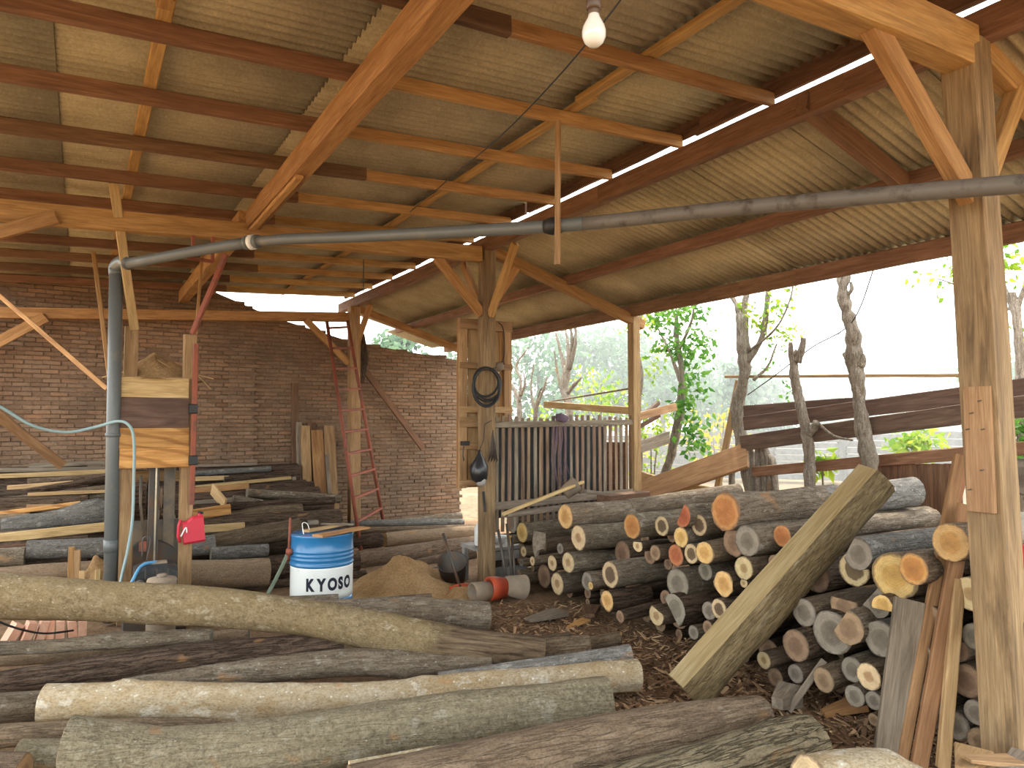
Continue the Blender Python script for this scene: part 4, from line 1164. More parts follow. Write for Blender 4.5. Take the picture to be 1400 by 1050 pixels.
# steel hinge post on the right of the saw
A, B = ony(262, 690, YS - 0.12), ony(268, 470, YS - 0.12)
beam('red_channel', A, B, 0.045, 0.05, M['rust'], saw, up=(0, 1, 0), rough=0.001)
for yy in (559, 629): box('tape_band', ony(264, yy, YS - 0.13), (0.075, 0.07, 0.09), M['black'], saw)
A, B = ony(263, 456, YS - 0.1), ony(309, 348, YS - 0.35)
beam('red_stay', A, B, 0.04, 0.05, M['rust'], saw, rough=0.001)
beam('roof_stay', ony(184, 450, YS), ony(155, 250, 6.92), 0.075, 0.04, M['pale'], saw, up=(0, 1, 0))
# engine with tank at the saw's foot
eng = empty('engine', ony(214, 850, 7.2)); tag(eng, 'black engine with exhaust and radiator box at the foot of the saw', 'engine')
ec = ony(212, 788, 7.28)
vs, fs = beam_data(0.34, 0.30, 0.24, 4, 0.004, ch=0.03, seed=3)
vs = [(x - 0.17, y, z - (0.03 if abs(x - 0.17) > 0.14 and z > 0 else 0)) for x, y, z in vs]
mesh('block', vs, fs, paint('black_engine', (0.03, 0.033, 0.038), 0.4, (0.10, 0.085, 0.07), 0.58), eng, mat=Matrix.Translation(ec))
box('base_block', V(ec.x, ec.y, 0.14), (0.5, 0.3, 0.30), M['iron'], eng)
box('top_grille', ec + V(0.0, -0.02, 0.125), (0.18, 0.10, 0.02), M['grey_dirt'], eng)
for q in (-0.09, 0.0, 0.09): box('rib', ec + V(q, -0.152, -0.01), (0.012, 0.012, 0.20), M['iron'], eng)
Mx = Matrix.Translation(ec + V(-0.13, -0.17, -0.02)) @ Matrix.Rotation(math.pi / 2, 4, 'X')
lathe('exhaust', [(0.03, 0.0), (0.045, 0.0), (0.045, 0.10), (0.035, 0.11), (0.03, 0.10), (0.03, 0.0)], M['iron'], eng, n=20, mat=Mx)
tube('pipe', smooth_pts([ec + V(-0.28, -0.2, -0.1), ec + V(-0.2, -0.19, 0.0), ec + V(-0.12, -0.1, 0.12), ec + V(0.0, -0.05, 0.14)], 6), 0.014, M['blue_pipe'], eng, n=8)
tube('hook', smooth_pts([ec + V(-0.08, -0.05, 0.13), ec + V(-0.05, -0.05, 0.34), ec + V(-0.11, -0.05, 0.35), ec + V(-0.11, -0.05, 0.18)], 5), 0.006, M['iron'], eng, n=6)
tk = empty('fuel_can', ony(220, 850, 7.0)); tag(tk, 'dusty grey round can standing in front of the engine', 'can')
tc_ = ony(221, 806, 7.0)
lathe('body', [(0.11, -0.45), (0.118, -0.44), (0.118, -0.02), (0.122, 0.0), (0.118, 0.02), (0.118, 0.07), (0.122, 0.08), (0.112, 0.10), (0.04, 0.112)], M['grey_dirt'], tk, n=28, mat=Matrix.Translation(tc_))
lathe('cap', [(0.04, 0.108), (0.04, 0.13), (0.03, 0.135)], M['grey_dirt'], tk, n=18, mat=Matrix.Translation(tc_))
# red jerrycan hung on the upright
jc = empty('jerrycan', ony(262, 742, YS - 0.12)); tag(jc, 'red plastic jerrycan hanging on the saw upright', 'jerrycan')
jp = ony(264, 724, YS - 0.14)
vs, fs = beam_data(0.185, 0.10, 0.25, 4, 0.002, ch=0.022, seed=2)
vs = [(x - 0.0925, y, z - (0.035 if (z > 0.05 and x < 0.05) else 0)) for x, y, z in vs]
jrot = Matrix.Rotation(-0.10, 4, 'Y')
mesh('body', vs, fs, M['red_plastic'], jc, mat=Matrix.Translation(jp) @ jrot)
tube('handle', [jp + V(-0.11, -0.01, 0.10), jp + V(-0.125, -0.01, 0.05), jp + V(-0.13, -0.01, -0.05), jp + V(-0.11, -0.01, -0.11)], 0.014, M['red_plastic'], jc, n=8)
spo = tube('spout', [jp + V(0.05, 0, 0.115), jp + V(0.06, 0, 0.15)], 0.022, M['red_plastic'], jc, n=14)
tube('screw_cap', [jp + V(0.06, 0, 0.148), jp + V(0.065, 0, 0.165)], 0.026, M['black'], spo, n=14)
tube('strap', smooth_pts([jp + V(-0.06, -0.055, -0.02), jp + V(-0.07, -0.06, 0.03), jp + V(-0.11, -0.05, -0.05)], 5), 0.007, M['white_plastic'], jc, n=6)
tag(tube('water_hose', smooth_pts([at(-40, 540, 5.7), at(0, 556, 5.9), at(45, 582, 6.1), at(90, 591, 6.3), at(130, 584, 6.45), at(160, 576, 6.5), at(176, 581, 6.52), at(183, 600, 6.55), at(183, 650, 6.6), at(181, 710, 6.6), at(175, 750, 6.6), at(164, 800, 6.55), at(160, 840, 6.5)], 6), 0.0135, M['blue_hose'], None, n=10), 'pale blue hose drooping from the left edge and down past the duct', 'hose')
tag(tube('drain_hose', smooth_pts([ony(400, 735, 8.2), ony(392, 760, 8.1), ony(378, 790, 8.0), ony(366, 812, 7.9)], 6), 0.02, M['green_hose'], None, n=10), 'stiff green-grey hose slanting down left of the blue drum', 'hose')
tag(tube('water_hose', smooth_pts([at(-20, 842, 5.2), at(20, 858, 5.3), at(60, 866, 5.5), at(100, 862, 5.8)], 6), 0.008, M['black'], None, n=8), 'thin black hose under the olive log at the left edge', 'hose')
# struts at the left
def strut(p0, p1, Y0, Y1, w, t, m, label):
    tag(beam('strut', ony(p0[0], p0[1], Y0), ony(p1[0], p1[1], Y1), w, t, M[m], None, up=(0.2, 1, 0)), label, 'strut')
strut((-10, 396), (147, 532), 10.3, 8.6, 0.05, 0.03, 'orange', 'long thin strut slanting across the brick wall behind the duct')
strut((128, 345), (151, 525), 9.4, 8.6, 0.045, 0.03, 'orange', 'thin upright lath left of the duct')
strut((-10, 562), (86, 637), 9.4, 9.8, 0.11, 0.03, 'tan', 'broad board slanting down onto the heap at the left edge')
strut((268, 456), (277, 345), 8.7, 9.2, 0.035, 0.025, 'orange', 'thin lath rising behind the red saw stay')
# clay blocks, small posts and box of chips left of the saw
for i, (px, py, rz, tl) in enumerate(((14, 866, 0.3, 0.5), (36, 864, 0.2, 0.35), (56, 860, 0.1, 0.25), (68, 858, 0.0, 0.05), (82, 860, 0.0, 0.0), (98, 860, 0.1, -0.1), (112, 860, 0.0, 0.0))):
    p = onz(px, py + 22, 0.0)
    tag(box('clay_block', p + V(0, 0, 0.11), (0.06, 0.14, 0.21), M['clay'], None, rot=Matrix.Rotation(rz, 3, 'Z') @ Matrix.Rotation(tl, 3, 'Y')),
        ['pink clay block lying flattest at the left of the row', 'second pink clay block, leaning left', 'third pink clay block, leaning left', 'fourth pink clay block under the olive log', 'fifth pink clay block under the olive log', 'sixth pink clay block leaning slightly right', 'last pink clay block beside the blue pipe stub'][i], 'block', 'clay blocks under the olive log')
for i, (x0, m) in enumerate(((98, 'orange'), (106, 'tan'))):
    A, B = ony(x0, 840, 8.0), ony(x0, 748 + 4 * i, 8.0)
    tag(beam('stake', V(B.x, B.y, 0), B, 0.055, 0.05, M[m], None, up=(0, 1, 0)), ['orange short stake standing left of the duct', 'greyish short stake beside the orange one'][i], 'stake')
cr = empty('chip_crate', ony(132, 800, 8.1)); tag(cr, 'small slatted crate heaped with chips left of the duct', 'crate')
cp = ony(133, 792, 8.1)
for q in (-0.13, 0.0, 0.13): beam('slat', V(cp.x + q, cp.y - 0.14, 0), V(cp.x + q, cp.y - 0.14, cp.z + 0.12), 0.05, 0.02, M['pale'], cr, up=(0, 1, 0))
for q in (-0.15, 0.15): beam('side', V(cp.x + q, cp.y - 0.13, cp.z - 0.1), V(cp.x + q, cp.y + 0.15, cp.z - 0.1), 0.02, 0.3, M['pale'], cr)
box('bottom', V(cp.x, cp.y, cp.z), (0.3, 0.28, 0.02), M['pale'], cr)
tag(mound('chips', V(cp.x, cp.y, cp.z + 0.02), 0.22, 0.18, 0.22, M['sawdust'], cr, seed=8.0), kind='stuff')

# ------------------------------------------------------------------ blue and white drum
drum = empty('oil_drum', at(438, 852, 6.62)); tag(drum, 'blue and white steel drum with rusty lid and lettering', 'drum')
dr = 0.283
dbase = onz(439, 851, 0.0); dz0 = dbase.z
dh = 0.835
def zz(t): return dh * t
bands = [('lower_band', [(dr * .97, 0), (dr, 0.012), (dr, 0.22), (dr, 0.262)], 'drum_blue'),
         ('middle_band', [(dr, 0.262), (dr, 0.30), (dr, 0.40), (dr, 0.53), (dr, 0.545)], 'drum_white'),
         ('upper_band', [(dr, 0.545), (dr + .004, 0.552), (dr + .010, 0.562), (dr + .004, 0.572), (dr, 0.58), (dr, 0.60), (dr + .004, 0.605), (dr + .006, 0.612), (dr + .004, 0.62), (dr, 0.626), (dr, 0.636), (dr + .004, 0.641), (dr + .006, 0.648), (dr + .004, 0.655), (dr, 0.66), (dr, 0.672), (dr + .004, 0.677), (dr + .006, 0.684), (dr + .004, 0.69), (dr, 0.698), (dr, 0.80), (dr + .006, 0.815), (dr + .006, 0.83), (dr, 0.835)], 'drum_blue')]
dparts = {nm: lathe(nm, pr, M[m], drum, n=56, mat=Matrix.Translation(dbase)) for nm, pr, m in bands}
lathe('lid', [(dr, 0.815), (dr - .008, 0.838), (dr - .02, 0.826), (0.001, 0.828)], M['rustlid'], drum, n=48, mat=Matrix.Translation(dbase))
def lettering(text, base, r, z0, height, a_mid, width, m, parent):
    cu = bpy.data.curves.new('letter', 'FONT')
    out = []
    dg = bpy.context.evaluated_depsgraph_get()
    x = 0.0
    ws = []
    for ch in text:
        c = bpy.data.curves.new('letter', 'FONT'); c.body = ch; c.size = 1.0; c.offset = 0.055
        ob = bpy.data.objects.new('tmp', c); COL.objects.link(ob)
        bpy.context.view_layer.update()
        me = bpy.data.meshes.new_from_object(ob.evaluated_get(bpy.context.evaluated_depsgraph_get()))
        bpy.data.objects.remove(ob)
        xs_ = [v.co.x for v in me.vertices]; ys_ = [v.co.y for v in me.vertices]
        ws.append((me, min(xs_), max(xs_), min(ys_), max(ys_)))
    bpy.data.curves.remove(cu)
    tot = sum(w[2] - w[1] for w in ws) + 0.12 * (len(ws) - 1)
    s = width / tot
    x = -width / 2
    for me, a, b, y0, y1 in ws:
        bm = bmesh.new(); bm.from_mesh(me)
        bmesh.ops.triangulate(bm, faces=bm.faces)
        bmesh.ops.subdivide_edges(bm, edges=bm.edges, cuts=1, use_grid_fill=False)
        bmesh.ops.triangulate(bm, faces=bm.faces)
        for v in bm.verts:
            lx = x + (v.co.x - a) * s
            lz = z0 + (v.co.y - y0) / (y1 - y0) * height
            an = a_mid + lx / r
            v.co = Vector(((r + 0.0025) * math.cos(an), (r + 0.0025) * math.sin(an), lz))
        bm.to_mesh(me); bm.free()
        me.materials.clear(); me.materials.append(m)
        o = bpy.data.objects.new('letter', me)
        o.matrix_basis = Matrix.Translation(base)
        COL.objects.link(o); put(o, parent)
        x += (b - a) * s + 0.12 * s
to_cam = (_C - dbase); a_cam = math.atan2(to_cam.y, to_cam.x)
lettering('KYOSO', dbase, dr, 0.345, 0.115, a_cam + 0.29, 0.44, M['ink'], dparts['middle_band'])
tube('side_bolt', [dbase + V(math.cos(a_cam - 1.2), math.sin(a_cam - 1.2), 0) * (dr - 0.01) + V(0, 0, 0.68), dbase + V(math.cos(a_cam - 1.2), math.sin(a_cam - 1.2), 0) * (dr + 0.05) + V(0, 0, 0.68)], 0.03, M['rust'], drum, n=10)
tube('rod', [dbase + V(math.cos(a_cam - 1.35), math.sin(a_cam - 1.35), 0) * (dr + 0.02) + V(0, 0, 0.60), dbase + V(math.cos(a_cam - 1.35), math.sin(a_cam - 1.35), 0) * (dr + 0.01) + V(0, 0, 0.98)], 0.012, M['rust'], drum, n=8)
tube('wire', smooth_pts([dbase + V(-0.2, -0.1, 0.84), dbase + V(-0.2, -0.05, 0.93), dbase + V(-0.15, -0.03, 0.92), dbase + V(-0.12, -0.02, 0.84)], 5), 0.004, M['white_plastic'], drum, n=6)
lz = dbase.z + 0.845
def ontop(p0, p1, w, t, m, label, dz=0.0, name='board'):
    A, B = onz(p0[0], p0[1], lz + dz), onz(p1[0], p1[1], lz + dz)
    tag(beam(name, A, B, w, t, M[m], None), label, 'board')
ontop((434, 733), (499, 721), 0.13, 0.02, 'orange', 'reddish board jutting over the right rim of the drum', 0.012)
ontop((418, 726), (474, 716), 0.09, 0.018, 'pale', 'pale offcut lying on the middle of the drum lid', 0.012, 'offcut')
ontop((440, 716), (484, 717), 0.05, 0.018, 'grey', 'grey lath lying at the back of the drum lid', 0.03, 'lath')
tag(box('metal_bracket', onz(428, 717, lz + 0.01) + V(0, 0, 0.02), (0.09, 0.06, 0.04), M['steel'], None), 'small grey metal piece at the back left of the drum lid', 'bracket')

# ------------------------------------------------------------------ sawdust on the floor
p = onz(556, 822, 0.0)
tag(mound('sawdust_mound', p + V(0.1, 0.35, 0), 0.85, 0.75, 0.40, M['sawdust'], None, n=40, seed=2.0), 'large brown sawdust mound between drum and posts', 'sawdust', kind='stuff')
p = onz(626, 822, 0.0)
tag(mound('sawdust_mound', p + V(0.05, 0.05, 0), 0.40, 0.30, 0.15, M['sawdust'], None, n=36, seed=5.0), 'smaller sawdust mound beside the red shovel', 'sawdust', kind='stuff')
p = onz(470, 832, 0.0)
tag(mound('sawdust_mound', onz(45, 815, 0) + V(0, 0, 0), 1.0, 0.5, 0.22, M['sawdust'], None, n=30, seed=9.0), 'dusty low mound below the log heap at the left', 'sawdust', kind='stuff')

# bags beyond the near post
def sack(name, c, s, m, label, seed):
    o = lathe(name, [(0.05, -1), (0.75, -0.9), (1.0, -0.35), (0.95, 0.3), (0.6, 0.8), (0.2, 1.0), (0.02, 1.05)], m, None, n=24, mat=Matrix.Translation(c) @ Matrix.Diagonal((s[0], s[1], s[2], 1)))
    for v in o.data.vertices: v.co += noise.noise_vector(Vector(v.co) * 2.2 + Vector((seed, 0, 0))) * 0.22
    tag(o, label, 'bag')
sack('red_bag', onx(1402, 768, 4.25), (0.07, 0.12, 0.09), M['red_plastic'], 'red plastic bag at the right edge behind the near post', 3)
sack('pale_sack', onx(1400, 722, 4.45), (0.10, 0.16, 0.09), paint('pale_sack_cloth', (0.45, 0.41, 0.34), 0.9), 'pale cloth sack at the right edge above the red bag', 7)
# ------------------------------------------------------------------ log heap along the brick wall
hp_g = 'logs and slabs heaped along the brick wall'
heap_items = []
def hlog(p0, p1, r0, r1, Y, bm, cm, label, Y1=None, mid=None, half=None, nseg=16, knots=(), rough=0.06, name='log', cat='log'):
    A, B = ony(p0[0], p0[1], Y), ony(p1[0], p1[1], Y1 or Y)
    pts, rad = [A, B], [size(r0, A), size(r1, B)]
    heap_items.append((A, B, (rad[0] + rad[1]) / 2))
    if mid: 
        C0 = ony(mid[0], mid[1], (Y + (Y1 or Y)) / 2); pts.insert(1, C0); rad.insert(1, size(mid[2], C0))
    return log(name, pts, rad, B_[bm], C_[cm], label, hp_g, cat, nseg=nseg, step=0.12, half=half, knots=knots, rough=rough)
def hboard(p0, p1, h, t, Y, m, label, Y1=None, name='board', up=None):
    A, B = ony(p0[0], p0[1], Y), ony(p1[0], p1[1], Y1 or Y)
    heap_items.append((A, B, size(h, A) / 2))
    return tag(beam(name, A, B, t, size(h, A), M[m], None, up=up, rough=0.006), label, 'board', 'boards on the heap along the wall')
hboard((-30, 652), (146, 645), 6, 0.16, 11.0, 'pale', 'long pale slab topmost on the left heap')
hboard((-30, 644), (143, 640), 5, 0.2, 11.4, 'grey', 'grey slab against the wall above the long pale one')
hboard((40, 637), (143, 632), 6, 0.18, 11.6, 'grey', 'short grey slab highest against the wall on the left')
hlog((38, 659), (146, 652), 5, 5, 10.7, 'brown', 'grey', 'short brown slab log under the long pale slab')
hboard((10, 667), (100, 660), 6, 0.1, 10.4, 'pale', 'short pale board with a square end on the left heap')
hlog((-30, 682), (147, 654), 3.5, 4, 10.2, 'dark', 'brown', 'thin dark pole slanting up to the duct')
hlog((-30, 690), (147, 668), 5.5, 5.5, 10.0, 'brown', 'grey', 'long brown pole below the thin dark one')
hlog((-30, 697), (147, 678), 4, 4, 9.85, 'grey', 'grey', 'grey pole below the long brown one')
hboard((38, 676), (147, 672), 4, 0.08, 9.8, 'pale', 'narrow pale edge board between the poles')
hlog((-30, 699), (36, 692), 6, 6, 9.7, 'grey', 'grey', 'short grey log end at the left edge of the heap')
hboard((-30, 706), (110, 688), 6, 0.12, 9.6, 'honey', 'orange board slanting on the left heap')
hboard((36, 695), (95, 694), 10, 0.06, 9.62, 'tan', 'tan slab face behind the orange slanting board')
hlog((2, 720), (150, 702), 11, 13, 9.4, 'white', 'grey', 'rough grey log with root flare left of the duct', knots=((0.75, 2.0, 0.2, 0.06), (0.9, 1.0, 0.15, 0.05)), rough=0.12)
hlog((-30, 708), (40, 706), 5, 5, 9.55, 'dust', 'grey', 'dusty pole end left of the rough grey log')
hboard((-40, 740), (172, 717), 13, 0.06, 9.0, 'pale', 'wide pale plank across the left heap')
hboard((-30, 752), (36, 746), 6, 0.08, 8.95, 'dark', 'dark board under the wide pale plank')
hlog((-40, 766), (34, 761), 14, 14, 8.75, 'grey', 'grey', 'thick spotted log at the left edge of the heap')
hlog((36, 752), (172, 748), 13, 14, 8.8, 'white', 'grey', 'white-spotted log left of the duct below the pale plank')
hlog((-40, 738), (60, 730), 8, 8, 9.3, 'brown', 'brown', 'brown log hidden under the wide pale plank')
hlog((60, 745), (170, 738), 9, 9, 9.4, 'dark', 'brown', 'dark log in the shade behind the white-spotted one')
hlog((-40, 790), (160, 776), 12, 12, 8.6, 'dust', 'grey', 'dust-covered log at the base of the left heap')
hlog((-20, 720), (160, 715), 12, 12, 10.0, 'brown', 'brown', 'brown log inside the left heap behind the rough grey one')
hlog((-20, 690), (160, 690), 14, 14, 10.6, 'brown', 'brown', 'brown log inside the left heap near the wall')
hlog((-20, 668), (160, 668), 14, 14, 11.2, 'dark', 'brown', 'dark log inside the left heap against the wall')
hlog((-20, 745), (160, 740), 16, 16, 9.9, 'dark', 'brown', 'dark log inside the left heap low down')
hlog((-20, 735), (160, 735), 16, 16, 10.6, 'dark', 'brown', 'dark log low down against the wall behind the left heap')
# right of the saw
hlog((255, 648), (370, 641), 4, 4, 11.5, 'white', 'grey', 'pale grey slab log against the wall right of the saw')
hboard((255, 637), (350, 634), 4, 0.15, 11.7, 'grey', 'grey slab highest on the heap right of the saw')
hboard((258, 655), (312, 653), 6, 0.1, 11.2, 'pale', 'short pale board right of the jerrycan post')
hlog((306, 656), (361, 652), 6, 6, 11.2, 'dark', 'grey', 'dark short log against the wall right of the saw')
hboard((256, 667), (397, 653), 4, 0.12, 10.8, 'pale', 'long thin pale board slanting up to the right')
hboard((256, 672), (340, 664), 8, 0.05, 10.5, 'orange', 'reddish board below the long thin pale one')
hlog((338, 671), (464, 679), 9, 9, 10.3, 'grey', 'grey', 'grey half log lying like a bench above the drum', half=(1.55, 0.3))
hboard((262, 690), (330, 684), 9, 0.2, 10.2, 'grey', 'grey slab behind the red jerrycan')
hboard((290, 668), (308, 690), 18, 0.03, 9.85, 'pale', 'pale short board tilted over the orange plank end', Y1=9.6, up=(0.3, -1, 0.2))
hboard((262, 704), (315, 696), 14, 0.06, 9.5, 'honey', 'orange plank end beside the red jerrycan')
hlog((318, 684), (357, 692), 8, 9, 9.9, 'grey', 'grey', 'short grey log right of the orange plank end')
hlog((300, 712), (412, 698), 10, 10, 9.7, 'brown', 'orange', 'curved log with an orange-bitten end above the drum', mid=(360, 702, 11))
hboard((270, 724), (334, 719), 10, 0.08, 9.2, 'pale', 'pale plank end right of the red jerrycan')
hlog((290, 744), (410, 722), 13, 13, 9.0, 'brown', 'brown', 'thick brown log left of the drum', mid=(350, 732, 14))
hlog((258, 748), (293, 745), 13, 13, 8.85, 'white', 'grey', 'grey log end below the red jerrycan')
hlog((288, 757), (366, 752), 9, 9, 8.75, 'white', 'grey', 'short whitish log under the thick brown one')
hlog((240, 786), (366, 782), 19, 19, 8.45, 'dust', 'orange', 'dust-covered log with a broken orange end on the ground')
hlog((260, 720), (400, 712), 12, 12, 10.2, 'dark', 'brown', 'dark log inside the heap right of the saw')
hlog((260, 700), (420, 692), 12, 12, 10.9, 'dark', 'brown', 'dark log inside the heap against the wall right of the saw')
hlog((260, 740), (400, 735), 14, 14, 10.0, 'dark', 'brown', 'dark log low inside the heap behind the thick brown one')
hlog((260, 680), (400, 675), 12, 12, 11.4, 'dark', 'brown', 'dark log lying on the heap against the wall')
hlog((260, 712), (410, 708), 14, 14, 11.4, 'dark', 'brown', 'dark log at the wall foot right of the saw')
for i, x0 in enumerate((418, 452)):
    B = ony(x0, 690, 10.3)
    tag(beam('bench_leg', V(B.x, B.y, 0), V(B.x, B.y, ony(x0, 684, 10.3).z), 0.09, 0.09, M['dark'], None, up=(0, 1, 0)), ['dark prop under the middle of the bench-like half log', 'dark prop under the right end of the bench-like half log'][i], 'prop')
# buried logs that carry the heap
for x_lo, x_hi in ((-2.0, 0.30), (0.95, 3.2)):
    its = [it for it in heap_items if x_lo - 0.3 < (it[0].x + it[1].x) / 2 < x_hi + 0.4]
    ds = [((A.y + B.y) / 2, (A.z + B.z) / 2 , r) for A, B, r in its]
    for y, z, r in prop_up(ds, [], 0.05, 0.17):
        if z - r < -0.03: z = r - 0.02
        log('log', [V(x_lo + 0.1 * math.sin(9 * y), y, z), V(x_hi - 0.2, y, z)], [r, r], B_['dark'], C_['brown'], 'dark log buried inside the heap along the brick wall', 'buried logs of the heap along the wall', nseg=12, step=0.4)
# planks standing against the wall
def stand(x0, x1, y0, Yf, Yt, m, label, t=0.03, ybot=None, m2=None):
    B = ony((x0 + x1) / 2, y0, Yt)
    A = V(B.x, Yf, 0.0) if ybot is None else ony((x0 + x1) / 2, ybot, Yf)
    tag(beam('plank', A, B, size(x1 - x0, B) * 0.9, t, M[m], None, up=(0, -1, 0.1), rough=0.008), label, 'plank', 'planks standing at the brick wall')
stand(398, 407, 524, 11.75, 12.0, 'dark', 'tallest narrow dark plank standing at the wall', 0.05)
stand(404, 413, 577, 11.6, 11.9, 'grey', 'grey narrow plank right of the tallest dark one')
stand(410, 424, 582, 11.5, 11.85, 'tan', 'tan plank with bark edge at the wall')
stand(424, 442, 588, 11.4, 11.85, 'orange', 'reddish wide plank in the middle of the standing ones')
stand(442, 458, 582, 11.45, 11.85, 'tan', 'pale wavy-edged plank at the right of the standing ones')
stand(444, 449, 622, 11.3, 11.7, 'grey', 'short grey lath in front of the pale wavy plank')
stand(418, 432, 578, 11.75, 11.95, 'dark', 'dark plank behind the reddish wide one')
stand(398, 404, 640, 11.2, 11.6, 'grey', 'short grey plank at the left of the standing ones')
# leaning bar on the wall, ladder
tag(beam('bar', ony(500, 508, 11.95), ony(578, 613, 11.98), 0.10, 0.05, M['red'], None, up=(0, -1, 0)), 'dark red board slanting down across the brick wall', 'board')
lad = empty('ladder', onz(508, 742, 0)); tag(lad, 'red steel ladder leaning on the far ridge post', 'ladder')
L0, L1 = onz(494, 756, 0), at(447, 440, 11.25)
R0, R1 = onz(527, 730, 0), at(475, 438, 11.55)
tube('rail', [L0, L1], 0.028, M['rust'], lad, n=8)
tube('rail', [R0, R1], 0.028, M['rust'], lad, n=8)
for i in range(11):
    t = 0.03 + i * 0.094
    beam('rung', L0.lerp(L1, t), R0.lerp(R1, t), 0.05, 0.035, M['rust'], lad, rough=0.001)
tag(mesh('nest', *(lambda: ([(0.16 * math.cos(a) * (1 - abs(z) * 1.2), 0.12 * math.sin(a) * (1 - abs(z) * 1.2), z) for z in (-0.42, -0.2, 0, 0.25, 0.42) for a in [k * math.pi / 5 for k in range(10)]], [(i * 10 + k, i * 10 + (k + 1) % 10, (i + 1) * 10 + (k + 1) % 10, (i + 1) * 10 + k) for i in range(4) for k in range(10)]))(), M['bark_dark'], None, smooth=True, mat=Matrix.Translation(ony(492, 490, 11.85))), 'dark bundle of twine hanging on the far ridge post', 'bundle')
# logs on the ground before the wall
hlog((478, 716), (633, 714), 5, 5, 11.3, 'white', 'grey', 'thin whitish log at the foot of the brick wall')
hlog((470, 726), (650, 722), 5, 5, 10.9, 'brown', 'grey', 'thin brown pole behind the mottled log')
hlog((526, 738), (662, 727), 10, 10, 10.2, 'dust', 'yellow', 'mottled log with round pale end behind the sawdust')
hlog((476, 742), (522, 738), 9, 9, 10.1, 'dark', 'grey', 'dark root-like log stub behind the ladder foot', rough=0.2)
hlog((478, 768), (652, 745), 13, 13, 9.1, 'brown', 'brown', 'long smooth brown log right of the drum', Y1=9.6)
hlog((570, 772), (648, 757), 8, 9, 8.9, 'brown', 'grey', 'short brown log before the long smooth one')
hlog((500, 720), (630, 706), 6, 6, 11.75, 'grey', 'grey', 'grey pole lying against the wall foot')
hlog((592, 790), (634, 778), 14, 12, 8.55, 'dark', 'brown', 'short dark log behind the shovel')

# ------------------------------------------------------------------ around the central post
pan = empty('wall_panel', ony(660, 667, 7.32)); tag(pan, 'tall framed panel of old boards fixed behind the central post', 'panel')
YP = 7.34
def pbar(name, p0, p1, w, t, m, y=YP, up=None):
    beam(name, ony(p0[0], p0[1], y), ony(p1[0], p1[1], y), w, t, M[m], pan, up=up, rough=0.004)
X0, X1 = ony(627, 550, YP).x, ony(697, 550, YP + 0.03).x
zb, zt = ony(640, 667, YP).z, ony(640, 436, YP).z
n = 5
for i in range(n):
    w = (X1 - X0) / n
    beam('board', V(X0 + w * (i + 0.5), YP + 0.05, zb), V(X0 + w * (i + 0.5), YP + 0.05, zt - 0.04 * (i % 2)), w * 0.97, 0.02, M['tan' if i % 2 else 'orange'], pan, up=(0, -1, 0))
for x in (X0 + 0.05, X1 - 0.05): beam('stile', V(x, YP, zb), V(x, YP, zt), 0.10, 0.04, M['tan'], pan, up=(0, -1, 0))
for z in (zt - 0.06, ony(640, 500, YP).z, ony(640, 560, YP).z, ony(640, 577, YP).z, ony(640, 610, YP).z, zb + 0.06):
    beam('rail', V(X0, YP - 0.012, z), V(X1, YP - 0.012, z), 0.04, 0.12 if abs(z - ony(640, 577, YP).z) < 0.02 or z > zt - 0.1 else 0.07, M['tan'], pan)
coil = empty('cable_coil', ony(665, 500, 7.02)); tag(coil, 'coil of black cable hanging on the central post', 'cable')
for i, (cx, cy, rx, ry) in enumerate(((664, 522, 17, 20), (666, 526, 19, 23), (665, 529, 17, 25), (667, 525, 18, 21), (665, 530, 19, 26))):
    pts = []
    for k in range(28):
        a = 2 * math.pi * k / 28
        pts.append(ony(cx + rx * math.cos(a), cy + ry * math.sin(a), 7.0 - 0.012 * i))
    tube('loop', pts, 0.011, M['black'], coil, n=8, closed=True)
tag(tube('peg', [V(3.93, 7.06, ony(665, 505, 7.02).z), V(3.93, 6.92, ony(665, 504, 7.02).z)], 0.012, M['iron'], None, n=8), 'iron peg in the central post holding the cable coil', 'peg')
bag = empty('plastic_bag', ony(655, 660, 6.98)); tag(bag, 'knotted black plastic bag hanging on the central post', 'bag')
bgp = ony(655, 640, 6.96)
o = lathe('sack', [(0.02, -0.16), (0.075, -0.13), (0.10, -0.06), (0.095, 0.02), (0.06, 0.10), (0.025, 0.16), (0.015, 0.2)], M['bag'], bag, n=22, mat=Matrix.Translation(bgp))
for v in o.data.vertices:
    q = noise.noise_vector(Vector(v.co) * 16)
    v.co += q * 0.018
tube('string', [bgp + V(0, 0, 0.19), ony(661, 602, 6.98), ony(663, 580, 7.03), ony(672, 575, 7.04)], 0.004, M['black'], bag, n=6)
o2 = lathe('clear_bag', [(0.02, -0.10), (0.05, -0.08), (0.055, -0.02), (0.03, 0.05), (0.01, 0.08)], paint('grey_film', (0.35, 0.34, 0.33), 0.3), bag, n=14, mat=Matrix.Translation(ony(658, 652, 6.94)))
br = empty('twig_brush', ony(675, 640, 7.0)); tag(br, 'bundle of dark wires hanging beside the plastic bag', 'brush')
for i in range(14):
    a = (i - 6.5) * 0.012
    tube('wire', [ony(674, 588, 6.98), ony(674 + (i - 6.5) * 0.55, 612, 6.97 - 0.01 * (i % 3)), ony(674 + (i - 6.5) * 1.0, 632 - (i % 4) * 2, 6.96 + 0.012 * (i % 3))], 0.004, M['iron'], br, n=5)
tag(mesh('padlock', *beam_data(0.09, 0.05, 0.05, 2, 0.004), M['black'], None, mat=Matrix.Translation(ony(631, 606, 7.26))), 'small black fitting on the left edge of the board panel', 'fitting')
tag(tube('chain', [ony(634, 610, 7.24), ony(633, 622, 7.24), ony(634, 630, 7.24)], 0.007, M['iron'], None, n=6), 'short dark chain below the black fitting on the panel', 'chain')
